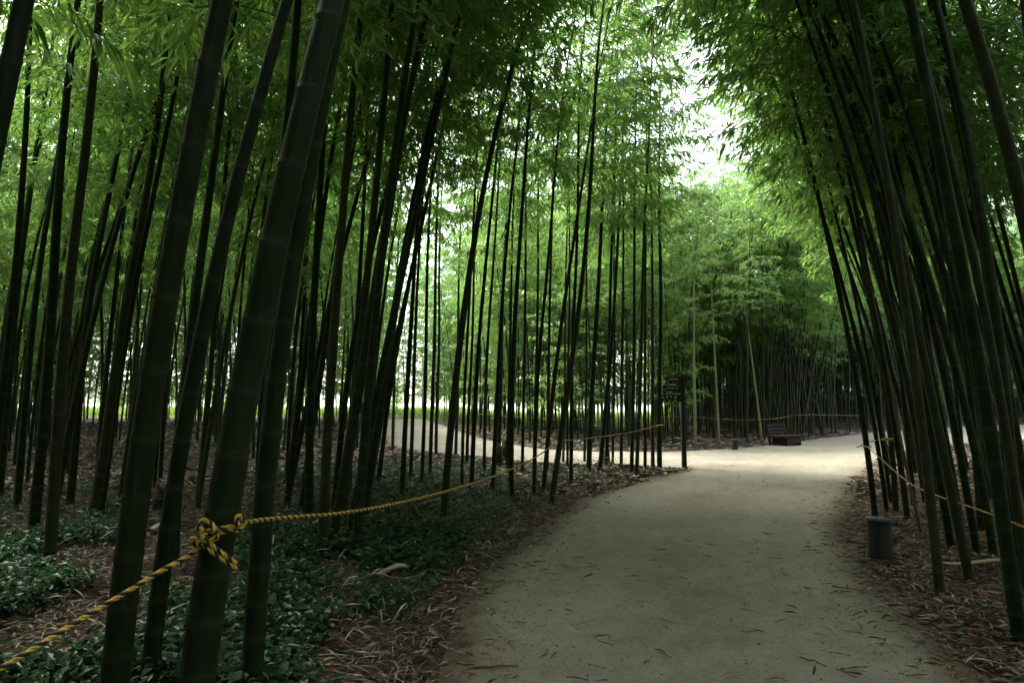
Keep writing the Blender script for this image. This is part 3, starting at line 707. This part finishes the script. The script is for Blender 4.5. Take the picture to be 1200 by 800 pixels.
def litter():
    r = np.random.default_rng(8); P = []
    d = np.sqrt(r.uniform(2.6 ** 2, 13 ** 2, 190000)); d = np.where(r.random(len(d)) < 0.45, r.uniform(2.6, 9, len(d)), d)
    px = r.uniform(-60, 1280, len(d)); x = (px - 600) / F * d
    pdist = path_dist(x, d)
    keep = (pdist > -0.55) & (r.random(len(d)) < np.where(pdist > 0, 1.0, np.exp(pdist * 6) * 0.6)) & (r.random(len(d)) < 0.46 + 0.3 * (x > 2))
    x, y = x[keep][:90000], d[keep][:90000]; n = len(x)
    z = np.where(pdist[keep][:90000] < 0, base_h(x, y) + 0.018, soil_h(x, y) + r.uniform(0.0, 0.045, n))
    val = np.clip(r.beta(1.4, 2.0, n) * 0.82, 0, 1); val = np.where(r.random(n) < 0.05 + 0.05 * (x > 2) * (pdist[keep][:90000] < 0.6), r.uniform(0.88, 1, n), val)
    L = r.uniform(0.045, 0.13, n)
    V, q, lv = blades(np.stack([x, y, z], -1), r.uniform(0, 6.28, n), r.normal(0, 0.16, n), L, L * r.uniform(0.08, 0.17, n), r.normal(0, 0.5, n), val)
    o = link('leaf_litter', new_mesh('leaf_litter', V, q, None, [M_DRY], attrs={'lv': lv}), kind='stuff')
    o['label'] = 'dry bamboo leaves littering the ground on both sides of the path'; o['category'] = 'leaf litter'
litter()

def strips():
    r = np.random.default_rng(28); n = 5200
    d = r.uniform(2.7, 11, n); px = r.uniform(-60, 1250, n); x = (px - 600) / F * d; pd = path_dist(x, d)
    k = (pd > -0.08) & ((r.random(n) < np.exp(-pd * .8)) | (r.random(n) < .3)) & ((px < 800) | (r.random(n) < .6)); x, d = x[k], d[k]; n = len(x)
    L = r.uniform(0.07, 0.24, n)
    V, q, lv = blades(np.stack([x, d, soil_h(x, d) + r.uniform(.03, .15, n) * (x < 2) + .03], -1), r.uniform(0, 6.28, n), r.normal(0, .3, n), L, r.uniform(.004, .015, n), r.normal(0, .6, n), r.uniform(.3, .8, n))
    o = link('dry_strips', new_mesh('dry_strips', V, q, None, [M_DRY], attrs={'lv': lv}), kind='stuff'); o['label'] = 'pale dry strips of leaf and sheath lying over weeds and litter'; o['category'] = 'leaf litter'
strips()

def far_litter():
    r = np.random.default_rng(18); n = 90000
    d = r.uniform(11, 34, n); px = r.uniform(-60, 1260, n); x = (px - 600) / F * d; pd = path_dist(x, d)
    k = (pd > -0.25) & (wob(x * 1.1, d * 1.1) > -.7) & (r.random(n) < .8); x, d = x[k], d[k]; n = len(x)
    L = r.uniform(0.10, 0.26, n)
    V, q, lv = blades(np.stack([x, d, soil_h(x, d) + r.uniform(.005, .05, n)], -1), r.uniform(0, 6.28, n), r.normal(0, .22, n), L, L * r.uniform(.14, .3, n), r.normal(0, .5, n), np.clip(r.beta(1.5, 1.8, n) * .85, 0, 1))
    o = link('grove_litter', new_mesh('grove_litter', V, q, None, [M_DRY], attrs={'lv': lv}), kind='stuff'); o['label'] = 'brown leaf litter covering the floor of the grove farther back'; o['category'] = 'leaf litter'
far_litter()

def undergrowth():
    r = np.random.default_rng(9)
    d = np.where(r.random(9000) < 0.65, r.uniform(2.7, 7.5, 9000), r.uniform(5, 16, 9000)); px = r.uniform(-60, 720, 9000); x = (px - 600) / F * d
    pd = path_dist(x, d)
    cl = wob(x * 1.3 + 5, d * 1.3)
    cl2 = wob(x * 3.1 + 2, d * 3.1)
    keep = (pd > 0.22 + 0.35 * r.random(9000)) & (cl + 0.7 * cl2 > 0.0 - 0.62 * (px > 290)) & ((px < 560 + 30 * d) & (d < 10 + 0.012 * np.maximum(px, 0)))
    x, y = x[keep], d[keep]
    A, LVl = Acc(), []
    zz = soil_h(x, y)
    for k in range(min(len(x), 5200)):
        h = r.uniform(0.04, 0.24); nl = r.integers(6, 11); a0 = r.uniform(0, 6.28); base = np.array([x[k], y[k], zz[k]])
        tone = np.clip(r.normal(0.45, 0.28), 0, 1); sz = r.uniform(0.7, 1.25)
        for j in range(nl):
            a = a0 + j * 2.4 + r.normal(0, 0.3); hh = h * (0.45 + 0.55 * j / nl); rad = r.uniform(0.015, 0.085)
            L = r.uniform(0.035, 0.075) * sz; w = L * r.uniform(0.6, 0.85)
            dv = np.array([math.cos(a), math.sin(a), r.uniform(-0.5, 0.15)]); dv /= np.linalg.norm(dv)
            sd = np.array([-math.sin(a), math.cos(a), r.normal(0, 0.25)])
            p = base + np.array([math.cos(a) * rad, math.sin(a) * rad, hh])
            up = np.array([0, 0, 1.0])
            V = [p, p + dv * L * .28 + sd * w * .5 + up * .15 * w, p + dv * L * .68 + sd * w * .36 + up * .1 * w, p + dv * L - up * .12 * L, p + dv * L * .68 - sd * w * .36 + up * .1 * w, p + dv * L * .28 - sd * w * .5 + up * .15 * w]
            A.add(V, [(0, 1, 2, 3), (0, 3, 4, 5)]); LVl += [float(np.clip(tone + r.normal(0, 0.15), 0, 1))] * 6
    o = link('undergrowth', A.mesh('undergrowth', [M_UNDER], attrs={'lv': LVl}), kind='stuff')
    o['label'] = 'low green weeds covering the ground below the left bamboo'; o['category'] = 'undergrowth'
undergrowth()

def grass():
    r = np.random.default_rng(10); n = 30000
    d = r.uniform(37.5, 75, n); px = r.uniform(-80, 800, n); x = (px - 600) / F * d
    k = path_dist(x, d) > 0.2; x, d = x[k], d[k]; n = len(x)
    z = base_h(x, d) + 0.06; L = r.uniform(0.25, 0.7, n)
    V, q, lv = blades(np.stack([x, d, z + L * .4], -1), r.uniform(0, 6.28, n), r.uniform(1.0, 1.5, n), L, L * 0.09, r.normal(0, .5, n), r.random(n))
    o = link('meadow_grass', new_mesh('meadow_grass', V, q, None, [M_GRASS], attrs={'lv': lv}), kind='stuff')
    o['label'] = 'bright yellow green grass of the open meadow behind the left grove'; o['category'] = 'grass'
grass()

# bright shrubs out on the meadow
def shrub(px, Y, h, w, label, seed):
    r = np.random.default_rng(seed); x = (px - 600) / F * Y
    t = thing('shrub', label, 'shrub', (x, Y, float(base_h(x, Y))), 'sunlit shrubs on the meadow')
    n = 1500; c = r.normal(0, 1, (n, 3)); c /= np.linalg.norm(c, axis=1)[:, None]; c *= r.uniform(0.45, 1, (n, 1)) * (1 + 0.35 * np.sin(c[:, :1] * 5 + seed) * np.cos(c[:, 2:] * 4))
    P = c * np.array([w / 2, w / 2, h * .42]) + np.array([0, 0, h * .55])
    L = r.uniform(0.16, 0.32, n)
    V, q, lv = blades(P, r.uniform(0, 6.28, n), r.uniform(-.9, .9, n), L, L * .42, r.normal(0, .9, n), r.random(n))
    f = link('foliage', new_mesh('foliage', V, q, None, [M_GRASS], attrs={'lv': lv}), t); f['kind'] = 'stuff'
    A_ = Acc()
    for k in range(5):
        a = r.uniform(0, 6.28); e = np.array([math.cos(a) * w * .3, math.sin(a) * w * .3, h * .75])
        A_.add(*tube([(0, 0, -.1), e * .5 + np.array([0, 0, .1]), e], [.05, .035, .012], 6))
    link('stem', A_.mesh('stem', [M_TWIG], True), t)
for k, (px, Y, h, w) in enumerate([(20, 62, 2.6, 4), (75, 70, 3.2, 4.5), (140, 58, 2.2, 3), (205, 66, 3.4, 5), (262, 60, 2.4, 3.4), (330, 64, 3, 4), (452, 60, 2.3, 5), (540, 66, 2.8, 4), (640, 60, 2.4, 4)]):
    shrub(px, Y, h, w, ['yellow green shrub at the far left of the meadow', 'taller rounded shrub second along the meadow', 'small shrub in a gap behind the thickest left bamboo', 'wide tall shrub seen past the rope knot bamboo', 'small shrub glimpsed behind the knotted bamboo',
                        'shrub glimpsed behind the dark clump of bamboo', 'broad shrub beyond the top of the side path', 'shrub beyond the thin row of bamboo', 'shrub seen through the bamboo left of the signpost'][k], 300 + k)

# ------------------------------------------------------------------ ropes
def smooth_path(pts, n):
    P = np.array(pts, float); m = len(P)
    if m < 3: return P[0] + np.linspace(0, 1, n)[:, None] * (P[-1] - P[0])
    s = np.concatenate([[0], np.cumsum(np.linalg.norm(np.diff(P, axis=0), axis=1))])
    q = np.linspace(0, s[-1], n); out = []
    Tn = np.gradient(P, s, axis=0)
    for v in q:
        i = min(max(np.searchsorted(s, v) - 1, 0), m - 2); h = s[i + 1] - s[i]; t = (v - s[i]) / h
        out.append((2*t**3-3*t*t+1)*P[i] + (t**3-2*t*t+t)*h*Tn[i] + (-2*t**3+3*t*t)*P[i+1] + (t**3-t*t)*h*Tn[i+1])
    return np.array(out)

def twist(acc_y, acc_b, pts, rad, pitch=0.062, per=9):
    """two yellow strands and a black one laid round each other along pts"""
    P0 = np.array(pts, float); Ln = np.linalg.norm(np.diff(P0, axis=0), axis=1).sum()
    n = max(12, int(Ln / pitch * per)); P = smooth_path(pts, n)
    Tn = np.gradient(P, axis=0); Tn /= np.linalg.norm(Tn, axis=1)[:, None]
    a = np.array([0, 0, 1.0]); A_ = np.zeros_like(P); u = unit(np.cross(Tn[0], a if abs(Tn[0][2]) < .9 else np.array([1., 0, 0])))
    for i in range(n):
        u = unit(u - Tn[i] * (u @ Tn[i])); A_[i] = u
    B_ = np.cross(Tn, A_)
    s = np.linspace(0, Ln, n) / pitch * 2 * math.pi
    for k in range(3):
        ph = s + k * 2 * math.pi / 3
        C = P + rad * .5 * (np.cos(ph)[:, None] * A_ + np.sin(ph)[:, None] * B_)
        V, q, t = tube(C, rad * (.66 if k == 2 else .54), 6); (acc_b if k == 2 else acc_y).add(V, q, t)

def rope(label, runs, rad, group='ropes strung along the paths', pitch=0.05, per=9):
    y, bk = Acc(), Acc(); c = np.array(runs[0][0])
    for p in runs: twist(y, bk, np.array(p) - c, rad, pitch, per)
    t = thing('rope', label, 'rope', tuple(c), group)
    link('yellow_strand', y.mesh('yellow_strand', [M_RY], True), t); link('black_strand', bk.mesh('black_strand', [M_RB], True), t)
    return t

def culm_ring(cx, cy_, z, r, a0, a1, n=14, dz=0.0):
    return [(cx + r * math.cos(a), cy_ + r * math.sin(a), z + dz * (i / (n - 1))) for i, a in enumerate(np.linspace(a0, a1, n))]
# knot on the thick bamboo: centre of that culm at rope height
KD = 2.6; kc = at_depth(262, 622, KD); kr = 0.064 + 0.010
g = lambda px, py, Y: tuple(at_depth(px, py, Y))
RR = 0.0088
kn = []
kn.append([g(-260, 900, 1.75), g(-120, 846, 1.85), g(0, 783, 2.0), g(100, 722, 2.2), g(180, 674, 2.35), g(232, 640, kc[1] - kr - .004), g(241, 628, kc[1] - kr - .012)])           # left span up to the knot
kn.append([(kc[0] - kr * .75, kc[1] - kr * .72, kc[2] - .01)] + culm_ring(kc[0], kc[1], kc[2] + .012, kr, math.radians(215), math.radians(-35), 26, 0.008))                                   # round the back
kn.append(culm_ring(kc[0], kc[1], kc[2] - .012, kr + .004, math.radians(212), math.radians(335), 18, 0.035))                                                                 # two turns across the front
kn.append(culm_ring(kc[0], kc[1], kc[2] + .004, kr + .006, math.radians(205), math.radians(330), 18, 0.03))
kx = at_depth(240, 630, kc[1] - kr - .012)
def knot_loop(rx, rz, tilt, off, n=20, a0=0, a1=5.9):
    return [(kx[0] + off[0] + rx * math.cos(a) * math.cos(tilt) - rz * math.sin(a) * math.sin(tilt), kx[1] + off[1] + .016 * math.sin(a * 1.5), kx[2] + off[2] + rx * math.cos(a) * math.sin(tilt) + rz * math.sin(a) * math.cos(tilt)) for a in np.linspace(a0, a1, n)]
kn.append(knot_loop(.030, .014, .9, (.008, -.004, .0)))
kn.append(knot_loop(.026, .016, -.6, (-.012, -.012, -.012)))
kn.append(knot_loop(.022, .018, .2, (.022, -.008, .008)))
kn.append([g(238, 628, kc[1] - kr - .02), g(234, 616, kc[1] - kr - .02), g(237, 609, kc[1] - kr - .01), g(246, 612, kc[1] - kr + .0), g(252, 622, kc[1] - kr - .018), g(246, 634, kc[1] - kr - .028)])  # ear at the upper left
kn.append([g(238, 638, kc[1] - kr - .025), g(250, 647, kc[1] - kr - .03), g(262, 656, kc[1] - kr - .03), g(278, 666, kc[1] - kr - .02)])                                # tail, two ends
kn.append([g(240, 632, kc[1] - kr - .03), g(254, 643, kc[1] - kr - .028), g(266, 652, kc[1] - kr - .026), g(277, 660, kc[1] - kr - .02)])
kn.append([g(275, 622, kc[1] - kr - .018), g(283, 618, kc[1] - kr * .8), g(286, 610, kc[1] - kr * .75), g(281, 604, kc[1] - kr * .8), g(277, 607, kc[1] - kr - .01), g(279, 616, kc[1] - kr - .018)])  # eye on the right
e1 = at_depth(654, 517, 10.1)
kn.append([g(281, 613, kc[1] - kr * .9), g(300, 610, 2.68), g(400, 601, 3.43), g(517, 577, 4.93), g(570, 561, 6.0), g(600, 549, 7.1), g(630, 534, 8.7), tuple(e1)])              # the long sagging span
rope('yellow and black rope knotted round the thick left bamboo and sagging right', kn, RR)
rope('short rope span climbing to the bamboo by the signpost', [[tuple(e1 + np.array([0.02, 0.07, 0])), g(700, 512, 12), g(740, 506, 13.5), g(772, 498, 14.6)], culm_ring(*at_depth(774, 498, 14.75), 0.07, 0, 6.0, 12)], 0.008, per=6)
rope('rope stretched across the grove wall beyond the side path', [[g(560, 485, 27), g(640, 490, 26), g(735, 491, 25), g(800, 488, 24.5), g(862, 491.5, 24), g(905, 490.5, 25), g(932, 486.5, 27), g(1012, 487, 31)]], 0.0065, per=5)
rope('second rope below the first behind the thin bamboo row', [[g(600, 487, 30), g(650, 492, 28), g(700, 495, 27), g(745, 493, 26)]], 0.0065, per=5)
rr = [[g(1016, 523, 8.55), g(1032, 537, 8.0), g(1050, 553, 7.45), g(1068, 567, 6.95), g(1100, 581, 6.2), g(1150, 598, 5.3), g(1200, 617, 4.6), g(1270, 645, 4.0)], culm_ring(*at_depth(1015.5, 523, 8.75), 0.06, 0, 6.0, 12)]
rope('thin yellow rope dipping through the right bamboo clump', rr, 0.0065, per=6)
rope('short slack rope behind the right clump with an orange tie', [[g(1004, 524, 9.4), g(1020, 517, 9.2), g(1038, 514, 9.05), g(1050, 516, 9.3)], culm_ring(*at_depth(1041, 514, 9.1), 0.066, 0, 6.0, 12), culm_ring(*at_depth(1041, 515.5, 9.1), 0.066, 0, 6.0, 12)], 0.008, per=6)

# ------------------------------------------------------------------ signpost
def signpost():
    f = on_ground(802, 549); D = f[1]
    t = thing('signpost', 'dark wooden signpost with three white lettered direction boards at the path corner', 'signpost', (f[0], D, f[2]))
    A_ = Acc(); A_.box((0, 0, 0.98), (0.10, 0.10, 2.16), bev=0.012); link('post', A_.mesh('post', [M_WOOD]), t)
    A_ = Acc(); A_.box((0, 0, 2.075), (0.118, 0.118, 0.03), bev=0.006); link('post_cap', A_.mesh('post_cap', [M_WOOD]), t)
    rz = math.radians(-9)
    for (z, L, h, rows) in ((1.965, 0.36, 0.165, 'a'), (1.77, 0.42, 0.175, 'b'), (1.575, 0.50, 0.165, 'c')):
        bo = link('direction_board', None, t)
        A_ = Acc(); A_.box((-L / 2 + 0.03, 0, 0), (L, 0.035, h), bev=0.006)
        me = A_.mesh('direction_board', [M_WOOD]); bo2 = bpy.data.objects.new('direction_board', me); COL.objects.link(bo2); bpy.data.objects.remove(bo)
        bo2.parent = t; bo2.location = (-0.055, -0.03, z); bo2.rotation_euler = (0, 0, rz)
        Lt = Acc(); r = random.Random(ord(rows)); yy = -0.0195
        x = -L + 0.055
        if rows != 'c':   # arrow mark, then a close line of small characters with a smaller line below
            Lt.add([(x, yy, -.012), (x + .028, yy, -.034), (x + .028, yy, .01)], None, [(0, 1, 2)])
            x += .05; n = 6 if rows == 'a' else 8; w = (L - .15) / n; zz, hh = .028, .036
        else:
            x += .01; n = 4; w = (L - .14) / n; zz, hh = .022, .062
        for k in range(n):
            cx = x + k * w + w / 2; ww = w * (.72 if rows != 'c' else .5)
            for _ in range(2): Lt.box((cx, yy, zz + r.uniform(-.5, .5) * hh), (ww, .003, hh * .16))
            for _ in range(2): Lt.box((cx + r.uniform(-.5, .5) * ww, yy - .0005, zz), (hh * .16, .003, hh))
        for k in range(3):
            Lt.box((-L * .72 + k * L * .24, yy, -h * .33), (L * r.uniform(.08, .13), .003, .014))
        if rows == 'b': Lt.box((-L * .55, yy - .001, -h * .36), (.04, .004, .034))
        lo = link('lettering', Lt.mesh('lettering', [M_LET]), bo2)
signpost()

# ------------------------------------------------------------------ bollards
def lathe(prof, sides=28, sx=0.0):
    a = np.arange(sides) / sides * 2 * math.pi
    V = np.array([(r_ * math.cos(x), r_ * math.sin(x), z + sx * r_ * math.cos(x)) for r_, z in prof for x in a])
    n = len(prof); i = np.arange(n - 1)[:, None] * sides; j = np.arange(sides)[None, :]; j2 = (j + 1) % sides
    q = np.stack([i + j, i + j2, i + sides + j2, i + sides + j], -1).reshape(-1, 4)
    t = [((n - 1) * sides, (n - 1) * sides + k, (n - 1) * sides + k + 1) for k in range(1, sides - 1)]
    return V, q, np.array(t)
BOL = None
def bollard(px, py, label, s=1.0, rz=0.0, tip=0.0):
    global BOL
    f = on_ground(px, py); loc = (f[0], f[1], f[2] - 0.0)
    if BOL is None:
        t = thing('bollard', label, 'bollard', loc, 'low bollards beside the path', rz)
        A_ = Acc(); A_.add(*lathe([(.112, -.06), (.112, .06), (.106, .075), (.104, .34), (.099, .352), (.099, .362)])); link('body', A_.mesh('body', [M_BOL], True), t)
        A_ = Acc(); A_.add(*lathe([(.098, .36), (.112, .363), (.115, .37), (.115, .384), (.11, .392), (.06, .398), (.01, .399)], sx=-.05)); link('cap', A_.mesh('cap', [M_CAP], True), t)
        A_ = Acc(); A_.add(*lathe([(.112, -.05), (.121, -.05), (.121, .012), (.117, .02), (.112, .022)])); link('base_ring', A_.mesh('base_ring', [M_BOL], True), t)
        A_ = Acc(); A_.box((.13, 0, .335), (.09, .012, .014)); A_.box((.175, 0, .328), (.012, .02, .03)); link('side_pin', A_.mesh('side_pin', [M_BOL]), t)
        BOL = t
    else:
        t = BOL.copy(); COL.objects.link(t); t.location = loc; t['label'] = label
        for ch in BOL.children:
            c = ch.copy(); COL.objects.link(c); c.parent = t
    t.rotation_euler = (tip, tip * .5, rz); t.scale = (s, s, s)
bollard(1032, 656, 'dark round bollard with slate blue cap at the right edge of the path', 1.0, 0.1)
bollard(861, 527, 'small bluish bollard tilted at the foot of the far grove wall', 0.86, 0.3, 0.12)
bollard(1049, 526, 'tiny dark bollard on the pale path behind the right clump', 0.62, 0.5)

# ------------------------------------------------------------------ bench
def bench():
    f = on_ground(925, 522)
    t = thing('bench', 'dark brown wooden bench with slatted back standing by the far path bend', 'bench', (f[0], f[1] + .25, f[2]), None, math.radians(36)); t.scale = (.92, .92, .86)
    # local frame: seat runs along X, its front towards -Y
    for k in range(4):
        A_ = Acc(); A_.box((0, -.30 + k * .19, .37), (1.5, .17, .055), bev=.008); link('seat_plank', A_.mesh('seat_plank', [M_BENCH]), t)
    for s in (-1, 1):
        A_ = Acc(); A_.box((s * .42, -.02, .16), (.09, .62, .40), bev=.01); link('leg', A_.mesh('leg', [M_BENCH]), t)
        A_ = Acc(); A_.box((s * .52, .375, .42), (.085, .075, .82), rot=np.array(Matrix.Rotation(-.14, 3, 'X')), bev=.01); link('back_post', A_.mesh('back_post', [M_BENCH]), t)
    A_ = Acc(); A_.box((0, -.30, .2), (.8, .06, .24), bev=.008); link('front_beam', A_.mesh('front_beam', [M_BENCH]), t)
    for z in (.50, .64, .78):
        A_ = Acc(); A_.box((0, .36 + (z - .5) * .14, z), (1.2, .04, .085), rot=np.array(Matrix.Rotation(-.14, 3, 'X')), bev=.006); link('back_slat', A_.mesh('back_slat', [M_BENCH]), t)
    A_ = Acc(); A_.box((0, .395, .62), (.08, .05, .42), rot=np.array(Matrix.Rotation(-.14, 3, 'X')), bev=.006); link('back_brace', A_.mesh('back_brace', [M_BENCH]), t)
bench()

# ------------------------------------------------------------------ fallen sheaths, stumps, leaves and sticks on the path
def sheath_mesh(r, L, w):
    n = 9; t = np.linspace(-1, 1, n); V = []
    for a in t:
        ww = w * (1 - .75 * max(0, a) ** 1.6) * (1 - .35 * max(0, -a) ** 3)
        for b_ in np.linspace(-1, 1, 6):
            V.append((a * L / 2, b_ * ww / 2 * (1 - .15 * abs(b_)), .2 * ww * (1 - b_ * b_) + .03 * math.sin(a * 2.3)))
    q = [(i * 6 + j, i * 6 + j + 1, i * 6 + 7 + j, i * 6 + 6 + j) for i in range(n - 1) for j in range(5)]
    me = new_mesh('fallen_sheath', V, q, None, [M_SHEATH], smooth=True); return me
for k, (px, py, L, w, rz, lab) in enumerate([(503, 600, .46, .10, .1, 'flat pale sheath lying left of the lone arching bamboo'), (492, 627, .34, .13, .7, 'curled pale bamboo sheath on the litter near the rope'), (458, 682, .30, .16, -.2, 'broad tan sheath among the weeds beside the path'),
        (345, 637, .75, .12, .05, 'long grey sheath lying behind the smooth thick bamboo'), (1150, 672, .62, .09, -.35, 'long pale sheath beside the stout right bamboo'), (1125, 573, .5, .06, -.15, 'thin whitish sheath in the litter behind the right rope'), (182, 632, .16, .12, 1.2, 'small pale scrap between two thick left bamboos')]):
    f = on_ground(px, py); r = np.random.default_rng(k)
    o = link('fallen_sheath', sheath_mesh(r, L, w), None, (f[0], f[1], gz(f[0], f[1]) + .06)); o.rotation_euler = (r.normal(0, .12), r.normal(0, .1), rz)
    o['label'] = lab; o['category'] = 'bamboo sheath'; o['group'] = 'fallen bamboo sheaths'
    m = o.modifiers.new('thickness', 'SOLIDIFY'); m.thickness = .004
def stump(px, py, h, w, lab, seed):
    f = on_ground(px, py); r = np.random.default_rng(seed)
    a = np.arange(12) / 12 * 2 * math.pi; V = []
    prof = [(1.25, -.1), (1.1, .05), (1.0, h * .45), (1.05, h * .5), (.96, h * .55), (.95, h * .95)]
    for r_, z in prof:
        for x in a: V.append((w * r_ * math.cos(x), w * r_ * math.sin(x), z + (r.uniform(-.05, .08) * (z > h * .8))))
    for x in a: V.append((w * .7 * math.cos(x), w * .7 * math.sin(x), h * .9))
    for x in a: V.append((w * .68 * math.cos(x), w * .68 * math.sin(x), h * .6))
    q = [(i * 12 + j, i * 12 + (j + 1) % 12, i * 12 + 12 + (j + 1) % 12, i * 12 + 12 + j) for i in range(7) for j in range(12)]
    t_ = [(84, 84 + k + 1, 84 + k) for k in range(1, 11)]
    o = link('bamboo_stump', new_mesh('bamboo_stump', V, q, t_, [M_STUMP], smooth=True), None, (f[0], f[1], gz(f[0], f[1]))); o['label'] = lab; o['category'] = 'stump'; o['group'] = 'cut bamboo stumps'
stump(584, 549, .45, .10, 'dark cut stump among the thin bamboo row', 1); stump(592, 545, .55, .08, 'taller cut stump right of the dark one', 2)
stump(711, 547, .35, .08, 'dark stump at the side path edge by the weeds', 3); stump(188, 600, .3, .09, 'shadowed stump between the thick left bamboos', 4)

def fallen():
    r = np.random.default_rng(21); ms = []
    for k in range(6):
        n = 6; t = np.linspace(0, 1, n); w = np.sin(math.pi * np.clip(t, .04, .98) ** .8) * .5
        cur, fold = r.uniform(-.25, .3), r.uniform(.3, 1.1)
        V = []
        for i in range(n):
            xx = t[i] - .5; yy = cur * (t[i] - .5) ** 2 * .6
            V += [(xx, yy - w[i] * .14, fold * .14 * w[i]), (xx, yy, .012 + .16 * max(0, fold - .2) * abs(xx)), (xx, yy + w[i] * .14, fold * .14 * w[i])]
        q = [(i * 3 + j, i * 3 + 3 + j, i * 3 + 4 + j, i * 3 + j + 1) for i in range(n - 1) for j in range(2)]
        ms.append(new_mesh('fallen_leaf', V, q, None, [M_FALLEN]))
    spots = []
    while len(spots) < 230:
        d = r.uniform(3.6, 7.5) if r.random() < .75 else r.uniform(7, 11); px = r.uniform(480, 1180); x = (px - 600) / F * d; pd = path_dist(x, d)[0]
        if pd > -.05 or r.random() > (.3 + .7 * math.exp(pd * 1.3)): continue
        spots.append((x, d))
    for x, y in spots:
        o = link('fallen_leaf', ms[r.integers(6)], None, (x, y, path_z(x, y) + .010)); L = r.uniform(.06, .135)
        o.scale = (L, L, L); o.rotation_euler = (r.normal(0, .4), r.normal(0, .07), r.uniform(0, 6.28))
        o['label'] = 'dry narrow brown bamboo leaf lying on the bare sand path'; o['category'] = 'leaf'; o['group'] = 'dry leaves scattered on the path'
    # twigs and crumbs: uncounted
    n = 9000; d = np.where(r.random(n) < .6, r.uniform(3.3, 7, n), r.uniform(6, 18, n)); px = r.uniform(470, 1190, n); x = (px - 600) / F * d
    pd = path_dist(x, d); k = (pd < -.05) & (r.random(n) < .12 + .88 * np.exp(pd * 1.2)); x, d = x[k], d[k]; n = len(x)
    L = r.uniform(.008, .05, n) * np.where(d > 8, 1.5, 1)
    V, q, lv = blades(np.stack([x, d, base_h(x, d) + .032], -1), r.uniform(0, 6.28, n), r.normal(0, .05, n), L, L * r.uniform(.1, .3, n), r.normal(0, .3, n), r.uniform(0, 1, n) * .6)
    o = link('path_crumbs', new_mesh('path_crumbs', V, q, None, [M_DRY], attrs={'lv': lv}), kind='stuff'); o['label'] = 'tiny twigs and leaf crumbs strewn over the sand path'; o['category'] = 'crumbs'
fallen()
def stick(p, q_, rad, lab, seed):
    r = np.random.default_rng(seed); a, b_ = on_ground(*p), on_ground(*q_); a[2] = path_z(a[0], a[1]) + rad; b_[2] = path_z(b_[0], b_[1]) + rad * 1.4
    t = np.linspace(0, 1, 7)[:, None]; P = a + t * (b_ - a); P[1:-1, :2] += r.normal(0, .008, (5, 2)); P[:, 2] += .006 * np.sin(t[:, 0] * 3)
    V, q, tr = tube(P - a, np.linspace(rad, rad * .6, 7), 7); o = link('stick', new_mesh('stick', V, q, tr, [M_DEAD], smooth=True), None, tuple(a)); o['label'] = lab; o['category'] = 'stick'; o['group'] = 'sticks on the path'
stick((556, 787), (607, 787), .008, 'reddish stick with leaves lying on the near left of the path', 1)
stick((938, 776), (968, 787), .006, 'short dark twig on the near right of the path', 2)
stick((975, 690), (1012, 697), .005, 'thin twig on the path short of the right litter', 3)
